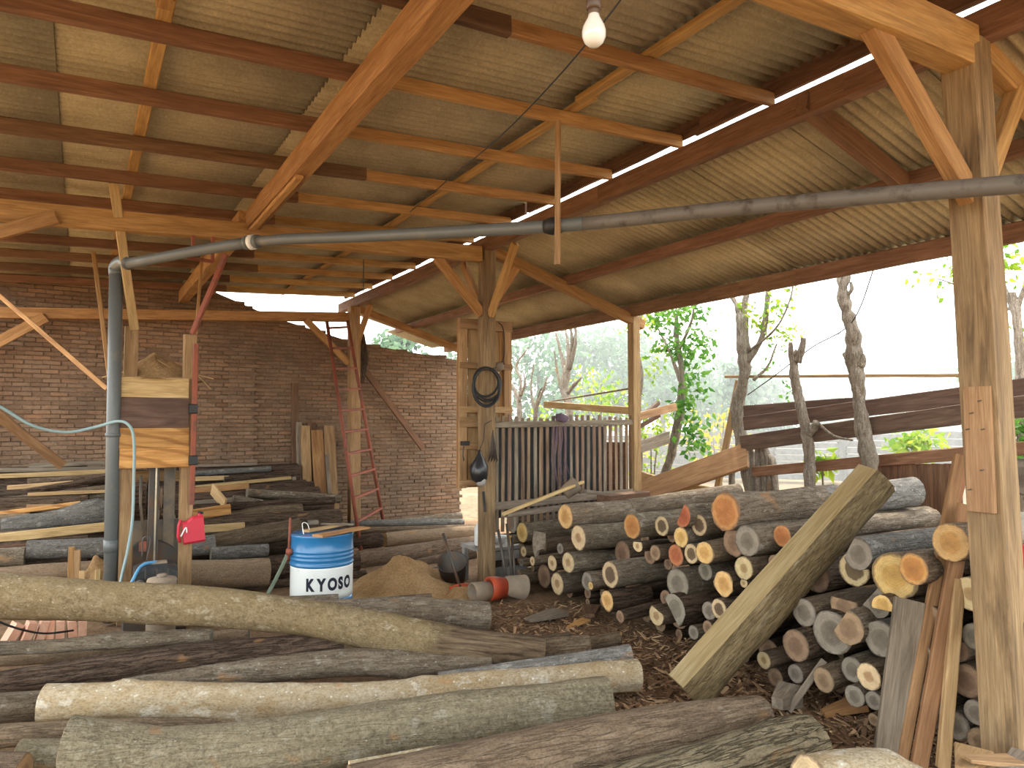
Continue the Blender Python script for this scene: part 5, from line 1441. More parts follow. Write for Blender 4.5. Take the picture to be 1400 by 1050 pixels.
tag(lathe('bell_lamp', [(0.01, 0.05), (0.05, 0.03), (0.055, -0.02), (0.03, -0.05), (0.005, -0.06)], M['grey_dirt'], None, n=18, mat=Matrix.Translation(ony(683, 501, 7.22)) @ Matrix.Rotation(1.3, 4, 'Y')), 'grey round lamp holder on the board panel behind the post', 'lamp')
tag(tube('black_wire', smooth_pts([ony(681, 440, 7.25), ony(688, 450, 7.24), ony(690, 480, 7.25), ony(686, 498, 7.22)], 5), 0.006, M['black'], None, n=6), 'black wire running down the panel to the lamp holder', 'wire')
tag(beam('machete_sheath', ony(661, 672, 7.02), ony(663, 700, 7.02), 0.03, 0.02, M['black'], None, up=(0, 1, 0)), 'narrow dark strip hanging low on the central post', 'strip')
# slatted panel between the posts
sf = empty('slatted_panel', V(5.1, 7.12, 0)); tag(sf, 'weathered panel of upright slats between central and eave post', 'panel')
ns = 25
xa, xb = ony(679, 620, 7.12).x, ony(871, 620, 7.12).x
rs2 = random.Random(8)
for i in range(ns):
    x = xa + (xb - xa) * i / (ns - 1)
    top = ony(679 + (871 - 679) * i / (ns - 1), 569 + 0.0 * i, 7.12).z + rs2.uniform(-0.03, 0.02)
    dx = rs2.uniform(-0.01, 0.01)
    beam('slat', V(x + dx, 7.12, 0.62), V(x, 7.12, top), 0.046 + rs2.uniform(-0.006, 0.006), 0.018, M['slat' if i % 3 else 'grey'], sf, up=(0, -1, 0), rough=0.004)
za, zb2 = ony(679, 581, 7.10).z, ony(873, 577, 7.10).z
beam('rail', V(xa - 0.05, 7.095, za), V(xb + 0.03, 7.095, zb2), 0.025, 0.07, M['grey'], sf)
beam('rail', V(xa - 0.05, 7.095, ony(679, 692, 7.1).z), V(xb + 0.03, 7.095, ony(873, 672, 7.1).z), 0.025, 0.09, M['grey'], sf)
beam('end_stile', V(xb + 0.02, 7.15, 0.0), V(xb + 0.02, 7.15, zb2), 0.05, 0.03, M['grey'], sf, up=(0, -1, 0))
beam('end_stile', V(xa - 0.03, 7.15, 0.0), V(xa - 0.03, 7.15, za), 0.05, 0.03, M['grey'], sf, up=(0, -1, 0))
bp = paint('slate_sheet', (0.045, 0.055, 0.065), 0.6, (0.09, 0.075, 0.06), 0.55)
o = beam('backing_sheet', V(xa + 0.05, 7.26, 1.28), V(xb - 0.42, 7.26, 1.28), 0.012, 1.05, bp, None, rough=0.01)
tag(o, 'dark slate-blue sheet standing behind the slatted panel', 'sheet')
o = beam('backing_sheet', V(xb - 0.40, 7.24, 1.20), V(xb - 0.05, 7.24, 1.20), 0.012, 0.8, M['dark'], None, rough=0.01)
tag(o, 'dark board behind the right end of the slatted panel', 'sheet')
net = empty('cord_net', ony(763, 575, 7.06)); tag(net, 'tangled purplish cord hung over the slatted panel', 'cord')
rn = random.Random(4)
for i in range(12):
    x = 757 + i * 1.6
    tube('cord', [ony(x, 572, 7.14), ony(x, 569, 7.10), ony(x + rn.uniform(-3, 3), 600, 7.07), ony(x + rn.uniform(-4, 4), 630, 7.07), ony(x + rn.uniform(-5, 5), 655 + rn.uniform(-8, 14), 7.07)], 0.007, M['purple'], net, n=5)
o = lathe('knot', [(0.01, -0.05), (0.06, -0.03), (0.08, 0.0), (0.06, 0.04), (0.01, 0.06)], M['purple'], net, n=14, mat=Matrix.Translation(ony(768, 573, 7.08)))
for v in o.data.vertices: v.co += noise.noise_vector(Vector(v.co) * 25) * 0.03
# wooden bucket and laths on top of the stack by the panel
bk = empty('bucket', ony(783, 668, 6.85)); tag(bk, 'old brown bucket tipped on the stack by the slatted panel', 'bucket')
Mx = Matrix.Translation(ony(780, 668, 6.8)) @ Matrix.Rotation(0.9, 4, 'Y') @ Matrix.Rotation(0.3, 4, 'X')
lathe('body', [(0.075, -0.09), (0.078, -0.09), (0.095, 0.09), (0.10, 0.095), (0.092, 0.09), (0.073, -0.085), (0.001, -0.085)], M['grey_dirt'], bk, n=24, mat=Mx)
def loose(p0, p1, Y0, Y1, w, t, m, label, cat='lath', name='lath', up=None):
    tag(beam(name, ony(p0[0], p0[1], Y0), ony(p1[0], p1[1], Y1), w, t, M[m], None, up=up), label, cat)
loose((688, 703), (797, 659), 6.55, 6.75, 0.05, 0.03, 'pale', 'pale lath slanting up across the slatted panel foot')
loose((690, 704), (800, 690), 6.6, 6.7, 0.12, 0.05, 'grey', 'grey plank lying under the pale slanting lath', 'plank', 'plank')
loose((796, 671), (872, 682), 6.7, 6.8, 0.14, 0.04, 'grey', 'grey plank lying at the foot of the slatted panel', 'plank', 'plank')
loose((825, 682), (880, 676), 6.4, 6.6, 0.18, 0.08, 'dark', 'dark board on top of the stack near the eave post', 'plank', 'plank')
# small table with white can, tools, buckets
tb = empty('work_table', onz(672, 808, 0)); tag(tb, 'low grey wooden table behind the central post', 'table')
t0 = ony(686, 748, 7.35)
tz = t0.z
txa, txb = ony(654, 748, 7.3).x, ony(718, 748, 7.3).x
gm = paint('grey_table_paint', (0.20, 0.20, 0.20), 0.7, (0.36, 0.32, 0.27), 0.5)
box('top', V((txa + txb) / 2, 7.5, tz), (txb - txa, 0.5, 0.04), gm, tb)
for x in (txa + 0.04, txb - 0.04):
    for y in (7.3, 7.7): beam('leg', V(x, y, 0), V(x, y, tz - 0.02), 0.06, 0.06, gm, tb, up=(0, 1, 0))
for z in (tz - 0.08, tz - 0.26, 0.12):
    beam('apron', V(txa, 7.27, z), V(txb, 7.27, z), 0.02, 0.10, gm, tb)
wc = empty('white_can', V(ony(658, 748, 7.5).x, 7.5, tz + 0.02)); tag(wc, 'white plastic can on the low grey table', 'can')
c0 = V(ony(659, 748, 7.5).x, 7.5, tz + 0.02)
hh = ony(659, 712, 7.5).z - c0.z
lathe('body', [(0.085, 0), (0.09, 0.01), (0.09, hh * 0.68), (0.07, hh * 0.85), (0.035, hh * 0.95), (0.035, hh)], M['white_plastic'], wc, n=24, mat=Matrix.Translation(c0))
lathe('cap', [(0.038, hh * 0.97), (0.038, hh * 1.05), (0.03, hh * 1.06)], M['black'], wc, n=16, mat=Matrix.Translation(c0))
wp = V(ony(682, 741, 7.55).x, 7.55, tz + 0.02)
tag(lathe('white_bowl', [(0.07, 0.0), (0.11, 0.07), (0.115, 0.075), (0.10, 0.07), (0.06, 0.012), (0.001, 0.012)], M['white_plastic'], None, n=24, mat=Matrix.Translation(wp)), 'white bowl on the table right of the central post', 'bowl')
sh = empty('shovel', onz(630, 812, 0)); tag(sh, 'shovel with brown shaft and red grip standing by the dark bucket', 'shovel')
tube('shaft', [ony(606, 729, 7.2), ony(629, 804, 6.95)], 0.018, M['iron'], sh, n=10)
p = ony(630, 806, 6.95)
vs = [(-0.13, 0, 0.04), (-0.05, 0, 0.06), (0.05, 0, 0.06), (0.13, 0, 0.04), (0.12, -0.02, -0.08), (0.0, -0.03, -0.10), (-0.12, -0.02, -0.08)]
vs2 = [(x, y + 0.02, z) for x, y, z in vs]
k = len(vs)
mesh('red_head', vs + vs2, [tuple(range(k)), tuple(reversed(range(k, 2 * k)))] + [(i, k + i, k + (i + 1) % k, (i + 1) % k) for i in range(k)], M['red_bucket'], sh, mat=Matrix.Translation(p))
dbk = empty('dark_bucket', onz(620, 808, 0)); tag(dbk, 'dark metal bucket tipped behind the shovel', 'bucket')
Mx = Matrix.Translation(ony(619, 782, 7.35)) @ Matrix.Rotation(0.5, 4, 'X') @ Matrix.Rotation(-0.3, 4, 'Y')
lathe('body', [(0.12, -0.15), (0.125, -0.15), (0.165, 0.15), (0.17, 0.155), (0.16, 0.15), (0.118, -0.14), (0.001, -0.14)], M['iron'], dbk, n=28, mat=Mx)
rbk = empty('red_pot', onz(672, 822, 0)); tag(rbk, 'orange-red pot lying on its side at the central post foot', 'pot')
c0 = onz(684, 823, 0.0) + V(0, 0.1, 0.12)
Mx = Matrix.Translation(c0) @ Matrix.Rotation(-math.pi / 2 + 0.05, 4, 'Y') @ Matrix.Rotation(0.0, 4, 'X')
lathe('body', [(0.085, -0.14), (0.10, -0.14), (0.115, -0.02), (0.12, -0.02), (0.123, 0.08), (0.118, 0.085), (0.095, 0.08), (0.08, -0.13), (0.001, -0.13)], M['red_bucket'], rbk, n=30, mat=Mx)
gbk = empty('grey_pot', onz(655, 824, 0)); tag(gbk, 'dusty grey pot nested into the orange-red pot', 'pot')
c0 = c0 + V(-0.19, 0.0, -0.015)
lathe('body', [(0.07, -0.12), (0.10, -0.11), (0.105, 0.08), (0.10, 0.09), (0.09, 0.085), (0.07, -0.1), (0.001, -0.1)], M['grey_dirt'], gbk, n=28, mat=Matrix.Translation(c0) @ Matrix.Rotation(-math.pi / 2, 4, 'Y'))
bbk = empty('brown_bucket', onz(708, 822, 0)); tag(bbk, 'dusty brown bucket lying right of the orange-red pot', 'bucket')
lathe('body', [(0.07, -0.12), (0.10, -0.11), (0.13, 0.10), (0.135, 0.105), (0.12, 0.10), (0.08, -0.1), (0.001, -0.1)], M['grey_dirt'], bbk, n=28, mat=Matrix.Translation(onz(712, 822, 0) + V(0.02, 0.15, 0.12)) @ Matrix.Rotation(math.pi / 2 + 0.2, 4, 'Y'))
for i, (p0, p1) in enumerate((((694, 800), (681, 724)), ((701, 802), (693, 716)), ((704, 790), (700, 735)))):
    tag(tube('tool_handle', [ony(p0[0], p0[1], 6.75), ony(p1[0], p1[1], 6.95)], 0.016, M['iron'], None, n=8), ['leftmost dark tool handle right of the central post', 'middle dark tool handle right of the central post', 'shortest dark tool handle near the stack'][i], 'tool', 'tool handles by the central post')
# ------------------------------------------------------------------ outside: planks along the living fence
XF = 6.75
def oplank(name, p0, p1, h, t, X, m, label, X1=None, up=None, group='planks along the living fence'):
    A, B = onx(p0[0], p0[1], X), onx(p1[0], p1[1], X1 or X)
    return tag(beam(name, A, B, t, h, M[m], None, up=up, rough=0.005), label, 'plank', group)
oplank('plank', (1018, 563), (1168, 553), 0.15, 0.04, XF + 0.16, 'plank', 'uppermost short dark plank between the pruned trunks')
oplank('plank', (1018, 579), (1420, 528), 0.165, 0.045, XF + 0.10, 'plank', 'long dark plank, second from the top, passing behind the near post')
oplank('plank', (1014, 606), (1420, 553), 0.18, 0.045, XF + 0.03, 'plank', 'long dark plank, third from the top, behind the pruned trunks')
oplank('plank', (1030, 645), (1420, 611), 0.115, 0.045, XF + 0.12, 'red', 'lowest long red-brown plank above the bright yard')
oplank('plank', (870, 676), (1022, 622), 0.34, 0.05, 6.35, 'strip', 'broad orange-brown plank slanting down behind the stack', up=(0.42, 0.32, 0.8), X1=6.75, group='slanting planks beyond the eave')
oplank('board', (906, 662), (1000, 678), 0.13, 0.03, 6.7, 'pale', 'pale board lying under the broad slanting plank', group='slanting planks beyond the eave')
oplank('board', (872, 650), (905, 660), 0.14, 0.03, 6.6, 'pale', 'short pale board end beside the eave post foot', group='slanting planks beyond the eave')
oplank('lath', (980, 672), (1010, 520), 0.08, 0.05, 6.95, 'tan', 'tall tan lath leaning left of the thickest pruned trunk', group='laths at the living fence')
oplank('rail', (992, 515), (1330, 513), 0.035, 0.035, 7.0, 'tan', 'thin horizontal rail tied across the pruned trunks', group='laths at the living fence')
oplank('board', (745, 553), (868, 562), 0.10, 0.05, 6.35, 'pale', 'bright pale board resting on top of the slatted panel', group='boards by the eave post')
oplank('board', (866, 580), (900, 551), 0.06, 0.05, 6.13, 'plank', 'upper dark board end fanning out right of the eave post', X1=6.75, group='boards by the eave post')
oplank('board', (864, 572), (924, 556), 0.10, 0.04, 6.13, 'tan', 'tan board end fanning out right of the eave post', X1=6.9, group='boards by the eave post')
oplank('board', (866, 588), (901, 568), 0.05, 0.05, 6.13, 'dark', 'lower dark board end fanning out right of the eave post', X1=6.7, group='boards by the eave post')
oplank('board', (866, 614), (914, 598), 0.16, 0.04, 6.13, 'grey', 'grey board end behind the right end of the slatted panel', X1=6.9, group='boards by the eave post')
tag(tube('bamboo_rod', [onx(752, 549, 6.5), onx(868, 530, 6.3)], 0.014, M['grey'], None, n=8), 'thin grey rod tied across to the eave post', 'rod')
# dark upright boards closing the lower fence on the right
for i in range(7):
    x0 = 1196 + i * 18
    A = onx(x0, 668, XF + 0.2)
    B = onx(x0, 634, XF + 0.2)
    tag(beam('fence_board', V(A.x, A.y, 0.0), V(A.x, A.y, B.z), 0.145, 0.025, M['dark'], None, up=(1, 0, 0)),
        ['first', 'second', 'third', 'fourth', 'fifth', 'sixth', 'seventh'][i] + ' dark upright fence board, counted from the leaning beam tip', 'fence board', 'dark upright fence boards')

# ------------------------------------------------------------------ trunks, branches, leaves
def trunk(name, parent, pts, rad, m, seed=None, n=10):
    ps = smooth_pts(pts, 6)
    s = seed or nseed()
    rs_ = []
    k = len(pts) - 1
    for i in range(len(ps)):
        t = i / (len(ps) - 1) * k
        j = min(int(t), k - 1)
        r = rad[j] + (rad[j + 1] - rad[j]) * (t - j)
        rs_.append(r * (1 + 0.28 * noise.noise(Vector((i * 0.55, s * 3.3, 1)))))
    o = tube(name, ps, rs_, m, parent, n=n)
    c0 = wm(o).translation
    for v in o.data.vertices:
        w = Vector(v.co)
        v.co = w + noise.noise_vector((w + c0) * 11) * rad[0] * 0.22
    return o
def leaves(name, parent, centers, n, spread, lsize, m, seed=1, droop=0.3):
    """leafy spray: pointed leaves scattered about the branch points"""
    r = random.Random(seed)
    vs, fs = [], []
    for c in centers:
        for _ in range(n):
            p = Vector(c) + Vector((r.gauss(0, spread), r.gauss(0, spread), r.gauss(0, spread * 0.8)))
            d = Vector((r.uniform(-1, 1), r.uniform(-1, 1), r.uniform(-1, 0.6) - droop)).normalized()
            s = d.cross(Vector((r.uniform(-1, 1), r.uniform(-1, 1), r.uniform(-1, 1)))).normalized()
            l = lsize * r.uniform(0.6, 1.3); w = l * 0.28
            up = d.cross(s) * l * 0.08
            k = len(vs)
            vs += [p, p + d * l * 0.4 + s * w + up, p + d * l, p + d * l * 0.4 - s * w + up]
            fs += [(k, k + 1, k + 2), (k, k + 2, k + 3)]
    o = mesh(name, vs, fs, m, parent)
    return tag(o, kind='stuff')
BW = bark('weathered_trunk', (0.13, 0.105, 0.08), (0.28, 0.23, 0.18), (0.44, 0.38, 0.31), (0.54, 0.49, 0.42), 0.5, 0.8, stretch=0.25)
def tree(label, X, stem, rads, branches=(), sprays=(), cat='tree', name='pruned_tree', m=None):
    """stem and branches given as photograph points on the plane X"""
    b = onx(stem[0][0], stem[0][1], X)
    t = empty(name, (b.x, b.y, 0)); tag(t, label, cat)
    pts = [onx(px, py, X) for px, py in stem]
    if pts[0].z > 0.05: pts.insert(0, V(pts[0].x, pts[0].y, -0.05)); rads = (rads[0] * 1.1,) + tuple(rads)
    trunk('stem', t, pts, rads, m or BW, n=12)
    for (bp, br, dx) in branches:
        q = [onx(px, py, X + dx * i / max(1, len(bp) - 1)) for i, (px, py) in enumerate(bp)]
        trunk('branch', t, q, br, m or BW, n=8)
    for i, (cs, n_, sp_, ls, mm) in enumerate(sprays):
        leaves('foliage', t, [onx(px, py, X + dx) for px, py, dx in cs], n_, sp_, ls, M[mm], seed=nseed())
    return t
tree('thickest pruned trunk with many upright shoots, left of the fence planks', 6.95,
     [(1026, 672), (1016, 612), (1008, 560), (1018, 510), (1016, 470), (1014, 430)], (0.085, 0.085, 0.075, 0.075, 0.08, 0.07),
     [(((1018, 500), (1042, 460), (1050, 400), (1056, 350)), (0.045, 0.035, 0.03, 0.022), 0.2), (((1014, 440), (1020, 405), (1028, 370)), (0.05, 0.035, 0.02), 0.1),
      (((1014, 440), (1006, 415), (992, 392)), (0.045, 0.03, 0.02), -0.1), (((1024, 480), (1060, 450), (1080, 410), (1086, 375)), (0.02, 0.014, 0.01, 0.007), 0.1),
      (((1030, 520), (1050, 500), (1062, 470)), (0.02, 0.015, 0.01), 0.1)],
     [(((1045, 440, 0.1), (1030, 445, 0), (1020, 425, 0), (1064, 420, 0.1), (1080, 390, 0.1), (1072, 455, 0.1)), 34, 0.085, 0.075, 'leaf_bright'), (((1066, 470, .1), (1058, 500, .1), (1074, 535, .1), (1050, 420, .0)), 16, 0.07, 0.07, 'leaf_mid')])
tree('forked pruned trunk in the middle of the fence planks', 6.65,
     [(1108, 672), (1106, 620), (1098, 570), (1088, 525), (1086, 495), (1092, 480)], (0.06, 0.06, 0.055, 0.05, 0.045, 0.04),
     [(((1090, 495), (1096, 478), (1098, 462)), (0.045, 0.035, 0.03), 0.0), (((1086, 505), (1082, 485), (1081, 468)), (0.035, 0.03, 0.02), 0.0),
      (((1104, 595), (1112, 585), (1116, 578)), (0.05, 0.045, 0.04), -0.05), (((1120, 580), (1140, 596), (1166, 602)), (0.018, 0.014, 0.01), 0.0)],
     [(((1094, 450, 0), (1088, 440, 0)), 9, 0.05, 0.05, 'leaf_dry')])
tree('tallest knobbly pruned trunk rising above the fence planks', 6.65,
     [(1190, 656), (1184, 610), (1176, 560), (1172, 520), (1168, 490), (1166, 455), (1158, 425), (1152, 400), (1156, 376)], (0.075, 0.07, 0.065, 0.07, 0.075, 0.075, 0.06, 0.055, 0.045),
     [(((1168, 498), (1160, 490), (1154, 482)), (0.05, 0.04, 0.02), 0.0), (((1176, 500), (1180, 492), (1180, 484)), (0.05, 0.035, 0.015), 0.0),
      (((1156, 405), (1164, 396), (1163, 386)), (0.025, 0.02, 0.012), 0.0), (((1150, 390), (1147, 382), (1146, 372)), (0.03, 0.025, 0.015), 0.0),
      (((1186, 600), (1192, 630), (1196, 655)), (0.03, 0.03, 0.03), 0.1)])
tree('leafy vine-covered trunk right of the eave post', 7.3,
     [(908, 660), (918, 620), (930, 560), (932, 510), (926, 470), (924, 430)], (0.075, 0.07, 0.06, 0.05, 0.04, 0.03),
     [(((930, 520), (915, 480), (900, 450)), (0.03, 0.02, 0.012), 0.0), (((928, 480), (945, 440), (950, 405)), (0.025, 0.018, 0.01), 0.0)],
     [(((930, 470, 0), (945, 490, 0), (915, 470, 0), (940, 440, 0), (950, 420, 0), (925, 425, 0), (905, 440, 0), (890, 430, 0), (955, 470, 0)), 60, 0.13, 0.10, 'leaf_mid'),
      (((945, 540, -.1), (950, 575, -.1), (945, 600, -.1), (935, 560, -.1), (955, 610, -.1), (950, 520, -.1)), 44, 0.10, 0.11, 'leaf_mid'),
      (((900, 420, 0), (880, 440, 0), (870, 425, 0), (900, 480, 0), (890, 505, 0)), 36, 0.11, 0.09, 'leaf_bright')], name='vine_tree')
tree('twisted thin trunk close behind the eave post', 6.9, [(874, 640), (872, 560), (876, 510), (868, 470), (876, 430)], (0.05, 0.045, 0.04, 0.035, 0.02),
     [], [(((878, 440, 0), (862, 445, 0), (885, 415, 0)), 22, 0.1, 0.08, 'leaf_bright')])
tree('pruned trunk with a broom of pale shoots above the slatted panel', 8.4, [(780, 640), (778, 560), (772, 530), (776, 500)], (0.09, 0.09, 0.09, 0.08),
     [(((774, 510), (766, 480), (760, 455)), (0.05, 0.035, 0.02), 0.0), (((776, 505), (776, 470), (772, 445)), (0.05, 0.035, 0.02), 0.1), (((778, 505), (786, 470), (787, 440)), (0.05, 0.035, 0.02), 0.0),
      (((778, 500), (782, 465), (779, 442)), (0.04, 0.03, 0.02), -0.1), (((774, 540), (786, 525), (795, 516)), (0.05, 0.04, 0.02), 0.0), (((770, 540), (762, 510), (758, 480)), (0.04, 0.03, 0.015), 0.0)], [])
tree('forked bare stump nearest the board panel', 7.9, [(712, 640), (710, 560), (706, 540), (700, 525)], (0.06, 0.055, 0.045, 0.03),
     [(((710, 550), (712, 520), (706, 500), (722, 475)), (0.04, 0.03, 0.025, 0.012), 0.0), (((712, 540), (718, 525), (716, 510)), (0.035, 0.025, 0.012), 0.0)], [])
tree('small forked bare stump second from the board panel', 7.9, [(730, 640), (732, 570), (736, 545)], (0.055, 0.05, 0.04),
     [(((732, 565), (726, 530), (730, 495)), (0.035, 0.025, 0.012), 0.0), (((736, 550), (744, 530), (748, 515)), (0.03, 0.025, 0.012), 0.0), (((736, 548), (738, 535), (744, 528)), (0.03, 0.02, 0.012), 0.0)], [])
tree('leafy young tree right of the near post, cropped by the picture edge', 7.6, [(1400, 660), (1396, 520), (1390, 430), (1384, 400)], (0.05, 0.045, 0.04, 0.035),
     [(((1388, 430), (1376, 400), (1368, 370)), (0.03, 0.02, 0.01), 0.0), (((1390, 420), (1402, 390), (1412, 350)), (0.03, 0.02, 0.01), 0.0), (((1340, 430), (1315, 395), (1280, 380)), (0.012, 0.01, 0.006), 0.0), (((1386, 420), (1365, 425), (1340, 430)), (0.02, 0.016, 0.012), 0.0)],
     [(((1372, 365, 0), (1385, 380, 0), (1368, 350, 0), (1392, 355, 0), (1300, 372, 0), (1278, 380, 0), (1312, 350, 0), (1396, 450, 0)), 20, 0.10, 0.09, 'leaf_bright')], name='young_tree')
def bush(label, X, cs, n, sp, ls, mm, name='bush', stems=3):
    b = onx(cs[0][0], cs[0][1], X)
    t = empty(name, (b.x, b.y, 0)); tag(t, label, 'bush')
    for i in range(stems):
        q = onx(cs[i % len(cs)][0], cs[i % len(cs)][1], X)
        trunk('stem', t, [V(b.x + 0.05 * i, b.y, -0.05), V((b.x + q.x) / 2, (b.y + q.y) / 2 + 0.03 * i, q.z * 0.5), q], (0.02, 0.015, 0.008), BW, n=6)
    leaves('foliage', t, [onx(px, py, X) for px, py in cs], n, sp, ls, M[mm], seed=nseed())
bush('round green bush right of the near post below the planks', 7.4, [(1385, 600), (1392, 580), (1400, 625), (1378, 575), (1380, 635)], 60, 0.13, 0.10, 'leaf_mid')
bush('light green bush under the third plank before the yard wall', 11.5, [(1252, 600), (1238, 603), (1266, 604), (1250, 612)], 60, 0.16, 0.15, 'leaf_bright')
bush('yellow-green bush behind the slatted panel', 11.0, [(822, 525), (835, 540), (810, 545), (850, 560), (820, 565), (800, 520), (740, 572), (760, 575)], 60, 0.28, 0.14, 'leaf_bright')
bush('tangled shrub between eave post and slanting plank', 7.6, [(890, 610), (900, 590), (885, 640), (905, 570), (880, 590)], 55, 0.16, 0.09, 'leaf_bright')
bush('yellowish shrub left of the thickest pruned trunk', 12.0, [(985, 590), (975, 600), (990, 570), (1000, 585), (870, 620), (955, 600)], 40, 0.3, 0.13, 'leaf_dry')
bush('tuft of strap-leaved grass behind the forked trunk', 7.2, [(1124, 625), (1130, 632), (1118, 635)], 24, 0.06, 0.15, 'leaf_bright', name='grass_tuft', stems=1)
# bundle of cut poles standing by the thick trunk
for i, (x0, x1, yt) in enumerate(((1030, 1026, 610), (1040, 1034, 606), (1050, 1040, 606), (1058, 1046, 612), (1066, 1052, 622), (1000, 1001, 632))):
    A, B = onx(x0, 676, 6.95), onx(x1, yt, 7.0)
    tag(trunk('pole', None, [V(A.x, A.y, 0.0), A.lerp(B, 0.5), B], (0.04, 0.038, 0.035), BW), ['first', 'second', 'third', 'fourth', 'fifth', 'lone'][i] + (' rough pole of the bundle right of the thickest pruned trunk' if i < 5 else ' dark stake left of the thickest pruned trunk'), 'pole', 'rough poles at the living fence')
# overhead lines
tag(tube('power_line', smooth_pts([onx(1022, 540, 6.98), onx(1060, 513, 6.9), onx(1110, 475, 6.8), onx(1165, 440, 6.6), onx(1200, 352, 6.06)], 6), 0.006, M['black'], None, n=6), 'dark cable slanting up past the tallest pruned trunk', 'cable')
tag(tube('power_line', smooth_pts([at(1080, 466, 30), at(1180, 452, 27), at(1260, 438, 24), at(1400, 405, 20)], 6), 0.014, M['black'], None, n=6), 'faint sagging cable across the pale sky', 'cable')

# ------------------------------------------------------------------ yard wall and far trees
yw = empty('yard_wall', (22, 12, 0)); tag(yw, 'long low pale block wall at the far side of the yard', 'wall')
w0, w1 = at(640, 600, 27), at(1480, 600, 21)
w0.z = w1.z = 0
dirv = (w1 - w0); Lw = dirv.length; dirn = dirv.normalized()
npan = 9
blk = None
for i in range(npan):
    a = w0 + dirn * (Lw * i / npan); b = w0 + dirn * (Lw * (i + 1) / npan)
    top = 1.50 + 0.10 * math.sin(i * 2.1)
    beam('pier', a, a + V(0, 0, top + 0.1), 0.22, 0.22, M['block'], yw, up=(1, 0, 0))
    nc = 7
    for j in range(nc):
        z = top * (j + 0.5) / nc
        beam('block_course', a + dirn * 0.1 + V(0, 0, z), b - dirn * 0.1 + V(0, 0, z), 0.13, top / nc - 0.025, M['block'], yw, n=2, rough=0.01)
def far_tree(label, px, ptop, d, w, m='leaf_far', n=1500, ls=0.5, seed=1, pbase=None):
    p = at(px, 580, d)
    top = at(px, ptop, d).z
    t = empty('far_tree', (p.x, p.y, 0)); tag(t, label, 'tree', 'hazy trees beyond the yard')
    r = random.Random(seed)
    trunk('stem', t, [V(p.x, p.y, -0.1), V(p.x + 0.1, p.y, top * 0.4), V(p.x, p.y, top * 0.75)], (0.18, 0.14, 0.06), BW, n=8)
    wm_ = w * d / FPX
    cs = []
    for k in range(16):
        h = top * (0.30 + 0.66 * r.random())
        f_ = 1 - abs(h / top - 0.6) * 1.3
        a = r.uniform(0, 6.28); q = wm_ * 0.5 * f_ * math.sqrt(r.random())
        cs.append(V(p.x + q * math.cos(a), p.y + q * math.sin(a), h))
    leaves('foliage', t, cs, n // 16, wm_ * 0.13, ls, M[m], seed=seed + 50)
ft = [('tall hazy tree just right of the board panel', 735, 445, 34, 120), ('broad hazy tree above the middle of the slatted panel', 800, 455, 42, 130), ('hazy tree left of the eave post', 845, 462, 46, 110),
      ('hazy tree between the eave post and the vine trunk', 905, 470, 40, 120), ('hazy tree right of the vine trunk', 985, 485, 44, 120), ('low hazy tree behind the forked trunk', 1052, 520, 48, 90),
      ('low round hazy tree on the horizon by the tallest trunk', 1132, 532, 60, 90), ('hazy tree over the brick wall beside the ladder', 540, 452, 30, 80), ('hazy tree at the right picture edge', 1390, 470, 36, 110),
      ('hazy tree over the right end of the brick wall', 615, 470, 32, 100), ('small hazy tree far behind the fence planks', 1250, 560, 62, 110), ('slender hazy tree behind the thickest pruned trunk', 1015, 500, 36, 60)]
for i, (lb, px, pt, d, w) in enumerate(ft): far_tree(lb, px, pt, d, w, n=1500, ls=0.011 * d, seed=i + 3)

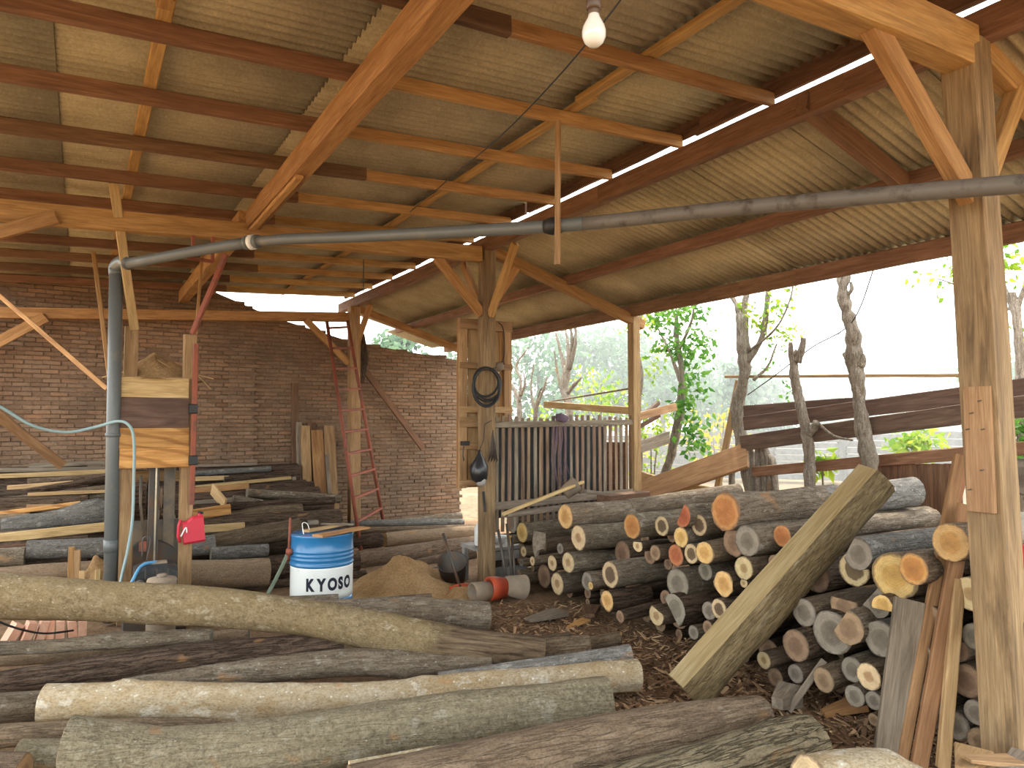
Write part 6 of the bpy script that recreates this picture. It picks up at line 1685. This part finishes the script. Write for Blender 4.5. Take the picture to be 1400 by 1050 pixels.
# ------------------------------------------------------------------ chips and litter on the earth floor
rc = random.Random(14)
vs, fs = [], []
def chip(x, y, s, z=0.0):
    a = rc.uniform(0, 6.28); tl = rc.uniform(-0.5, 0.5)
    l = s * rc.uniform(0.5, 1.6); w = s * rc.uniform(0.15, 0.4); h = s * rc.uniform(0.04, 0.12)
    Mx = Matrix.Translation((x, y, z + h + 0.3 * l * abs(math.sin(tl)))) @ Matrix.Rotation(a, 4, 'Z') @ Matrix.Rotation(tl, 4, 'Y')
    k = len(vs)
    for c in ((-1, -1, 0), (1, -.6, 0), (1.2, .7, 0), (-.9, 1, 0), (-1, -1, 1), (1, -.6, 1), (1.2, .7, 1), (-.9, 1, 1)):
        vs.append(Mx @ Vector((c[0] * l / 2, c[1] * w / 2, c[2] * h)))
    for f_ in ((0, 3, 2, 1), (4, 5, 6, 7), (0, 1, 5, 4), (1, 2, 6, 5), (2, 3, 7, 6), (3, 0, 4, 7)): fs.append(tuple(q + k for q in f_))
cnt = 0
while cnt < 9000:
    px, py = rc.uniform(640, 1330), rc.uniform(822, 1050)
    lo = 815 + (px - 700) * 0.35
    p = onz(px, py, 0.0)
    if p.x > 4.5 or p.x < 1.5: continue
    chip(p.x, p.y, rc.choice((0.03, 0.045, 0.06, 0.08)), floor_h(p.x, p.y)); cnt += 1
m_ch, nt, b = _new('loose_chips')
g = _n(nt, 'ShaderNodeNewGeometry')
c = _ramp(nt, g.outputs['Random Per Island'], [(0.0, (0.10, 0.055, 0.03)), (0.45, (0.22, 0.125, 0.07)), (0.8, (0.36, 0.22, 0.12)), (1.0, (0.56, 0.38, 0.22))])
nt.links.new(c, b.inputs['Base Color']); b.inputs['Roughness'].default_value = 0.9
tag(mesh('wood_chips', vs, fs, m_ch, None), 'brown wood chips littering the path beside the log stack', 'wood chips', kind='stuff')

# ------------------------------------------------------------------ haze over the yard
hz, nt, b = _new('yard_haze')
nt.nodes.remove(b)
vsn = _n(nt, 'ShaderNodeVolumeScatter')
vsn.inputs['Color'].default_value = (0.95, 0.98, 1.0, 1)
vsn.inputs['Density'].default_value = 0.010
vsn.inputs['Anisotropy'].default_value = 0.3
nt.links.new(vsn.outputs[0], [x for x in nt.nodes if x.type == 'OUTPUT_MATERIAL'][0].inputs['Volume'])
def haze_box(name, x0, x1, y0, y1, z1):
    v_ = [(x, y, z) for z in (0.0, z1) for x, y in ((x0, y0), (x1, y0), (x1, y1), (x0, y1))]
    o = mesh(name, v_, [(3, 2, 1, 0), (4, 5, 6, 7), (0, 1, 5, 4), (1, 2, 6, 5), (2, 3, 7, 6), (3, 0, 4, 7)], hz)
    return tag(o, 'pale morning haze hanging over the yard and trees', 'haze', kind='stuff')
haze_box('haze', 9.0, 75.0, -30.0, 75.0, 14.0)
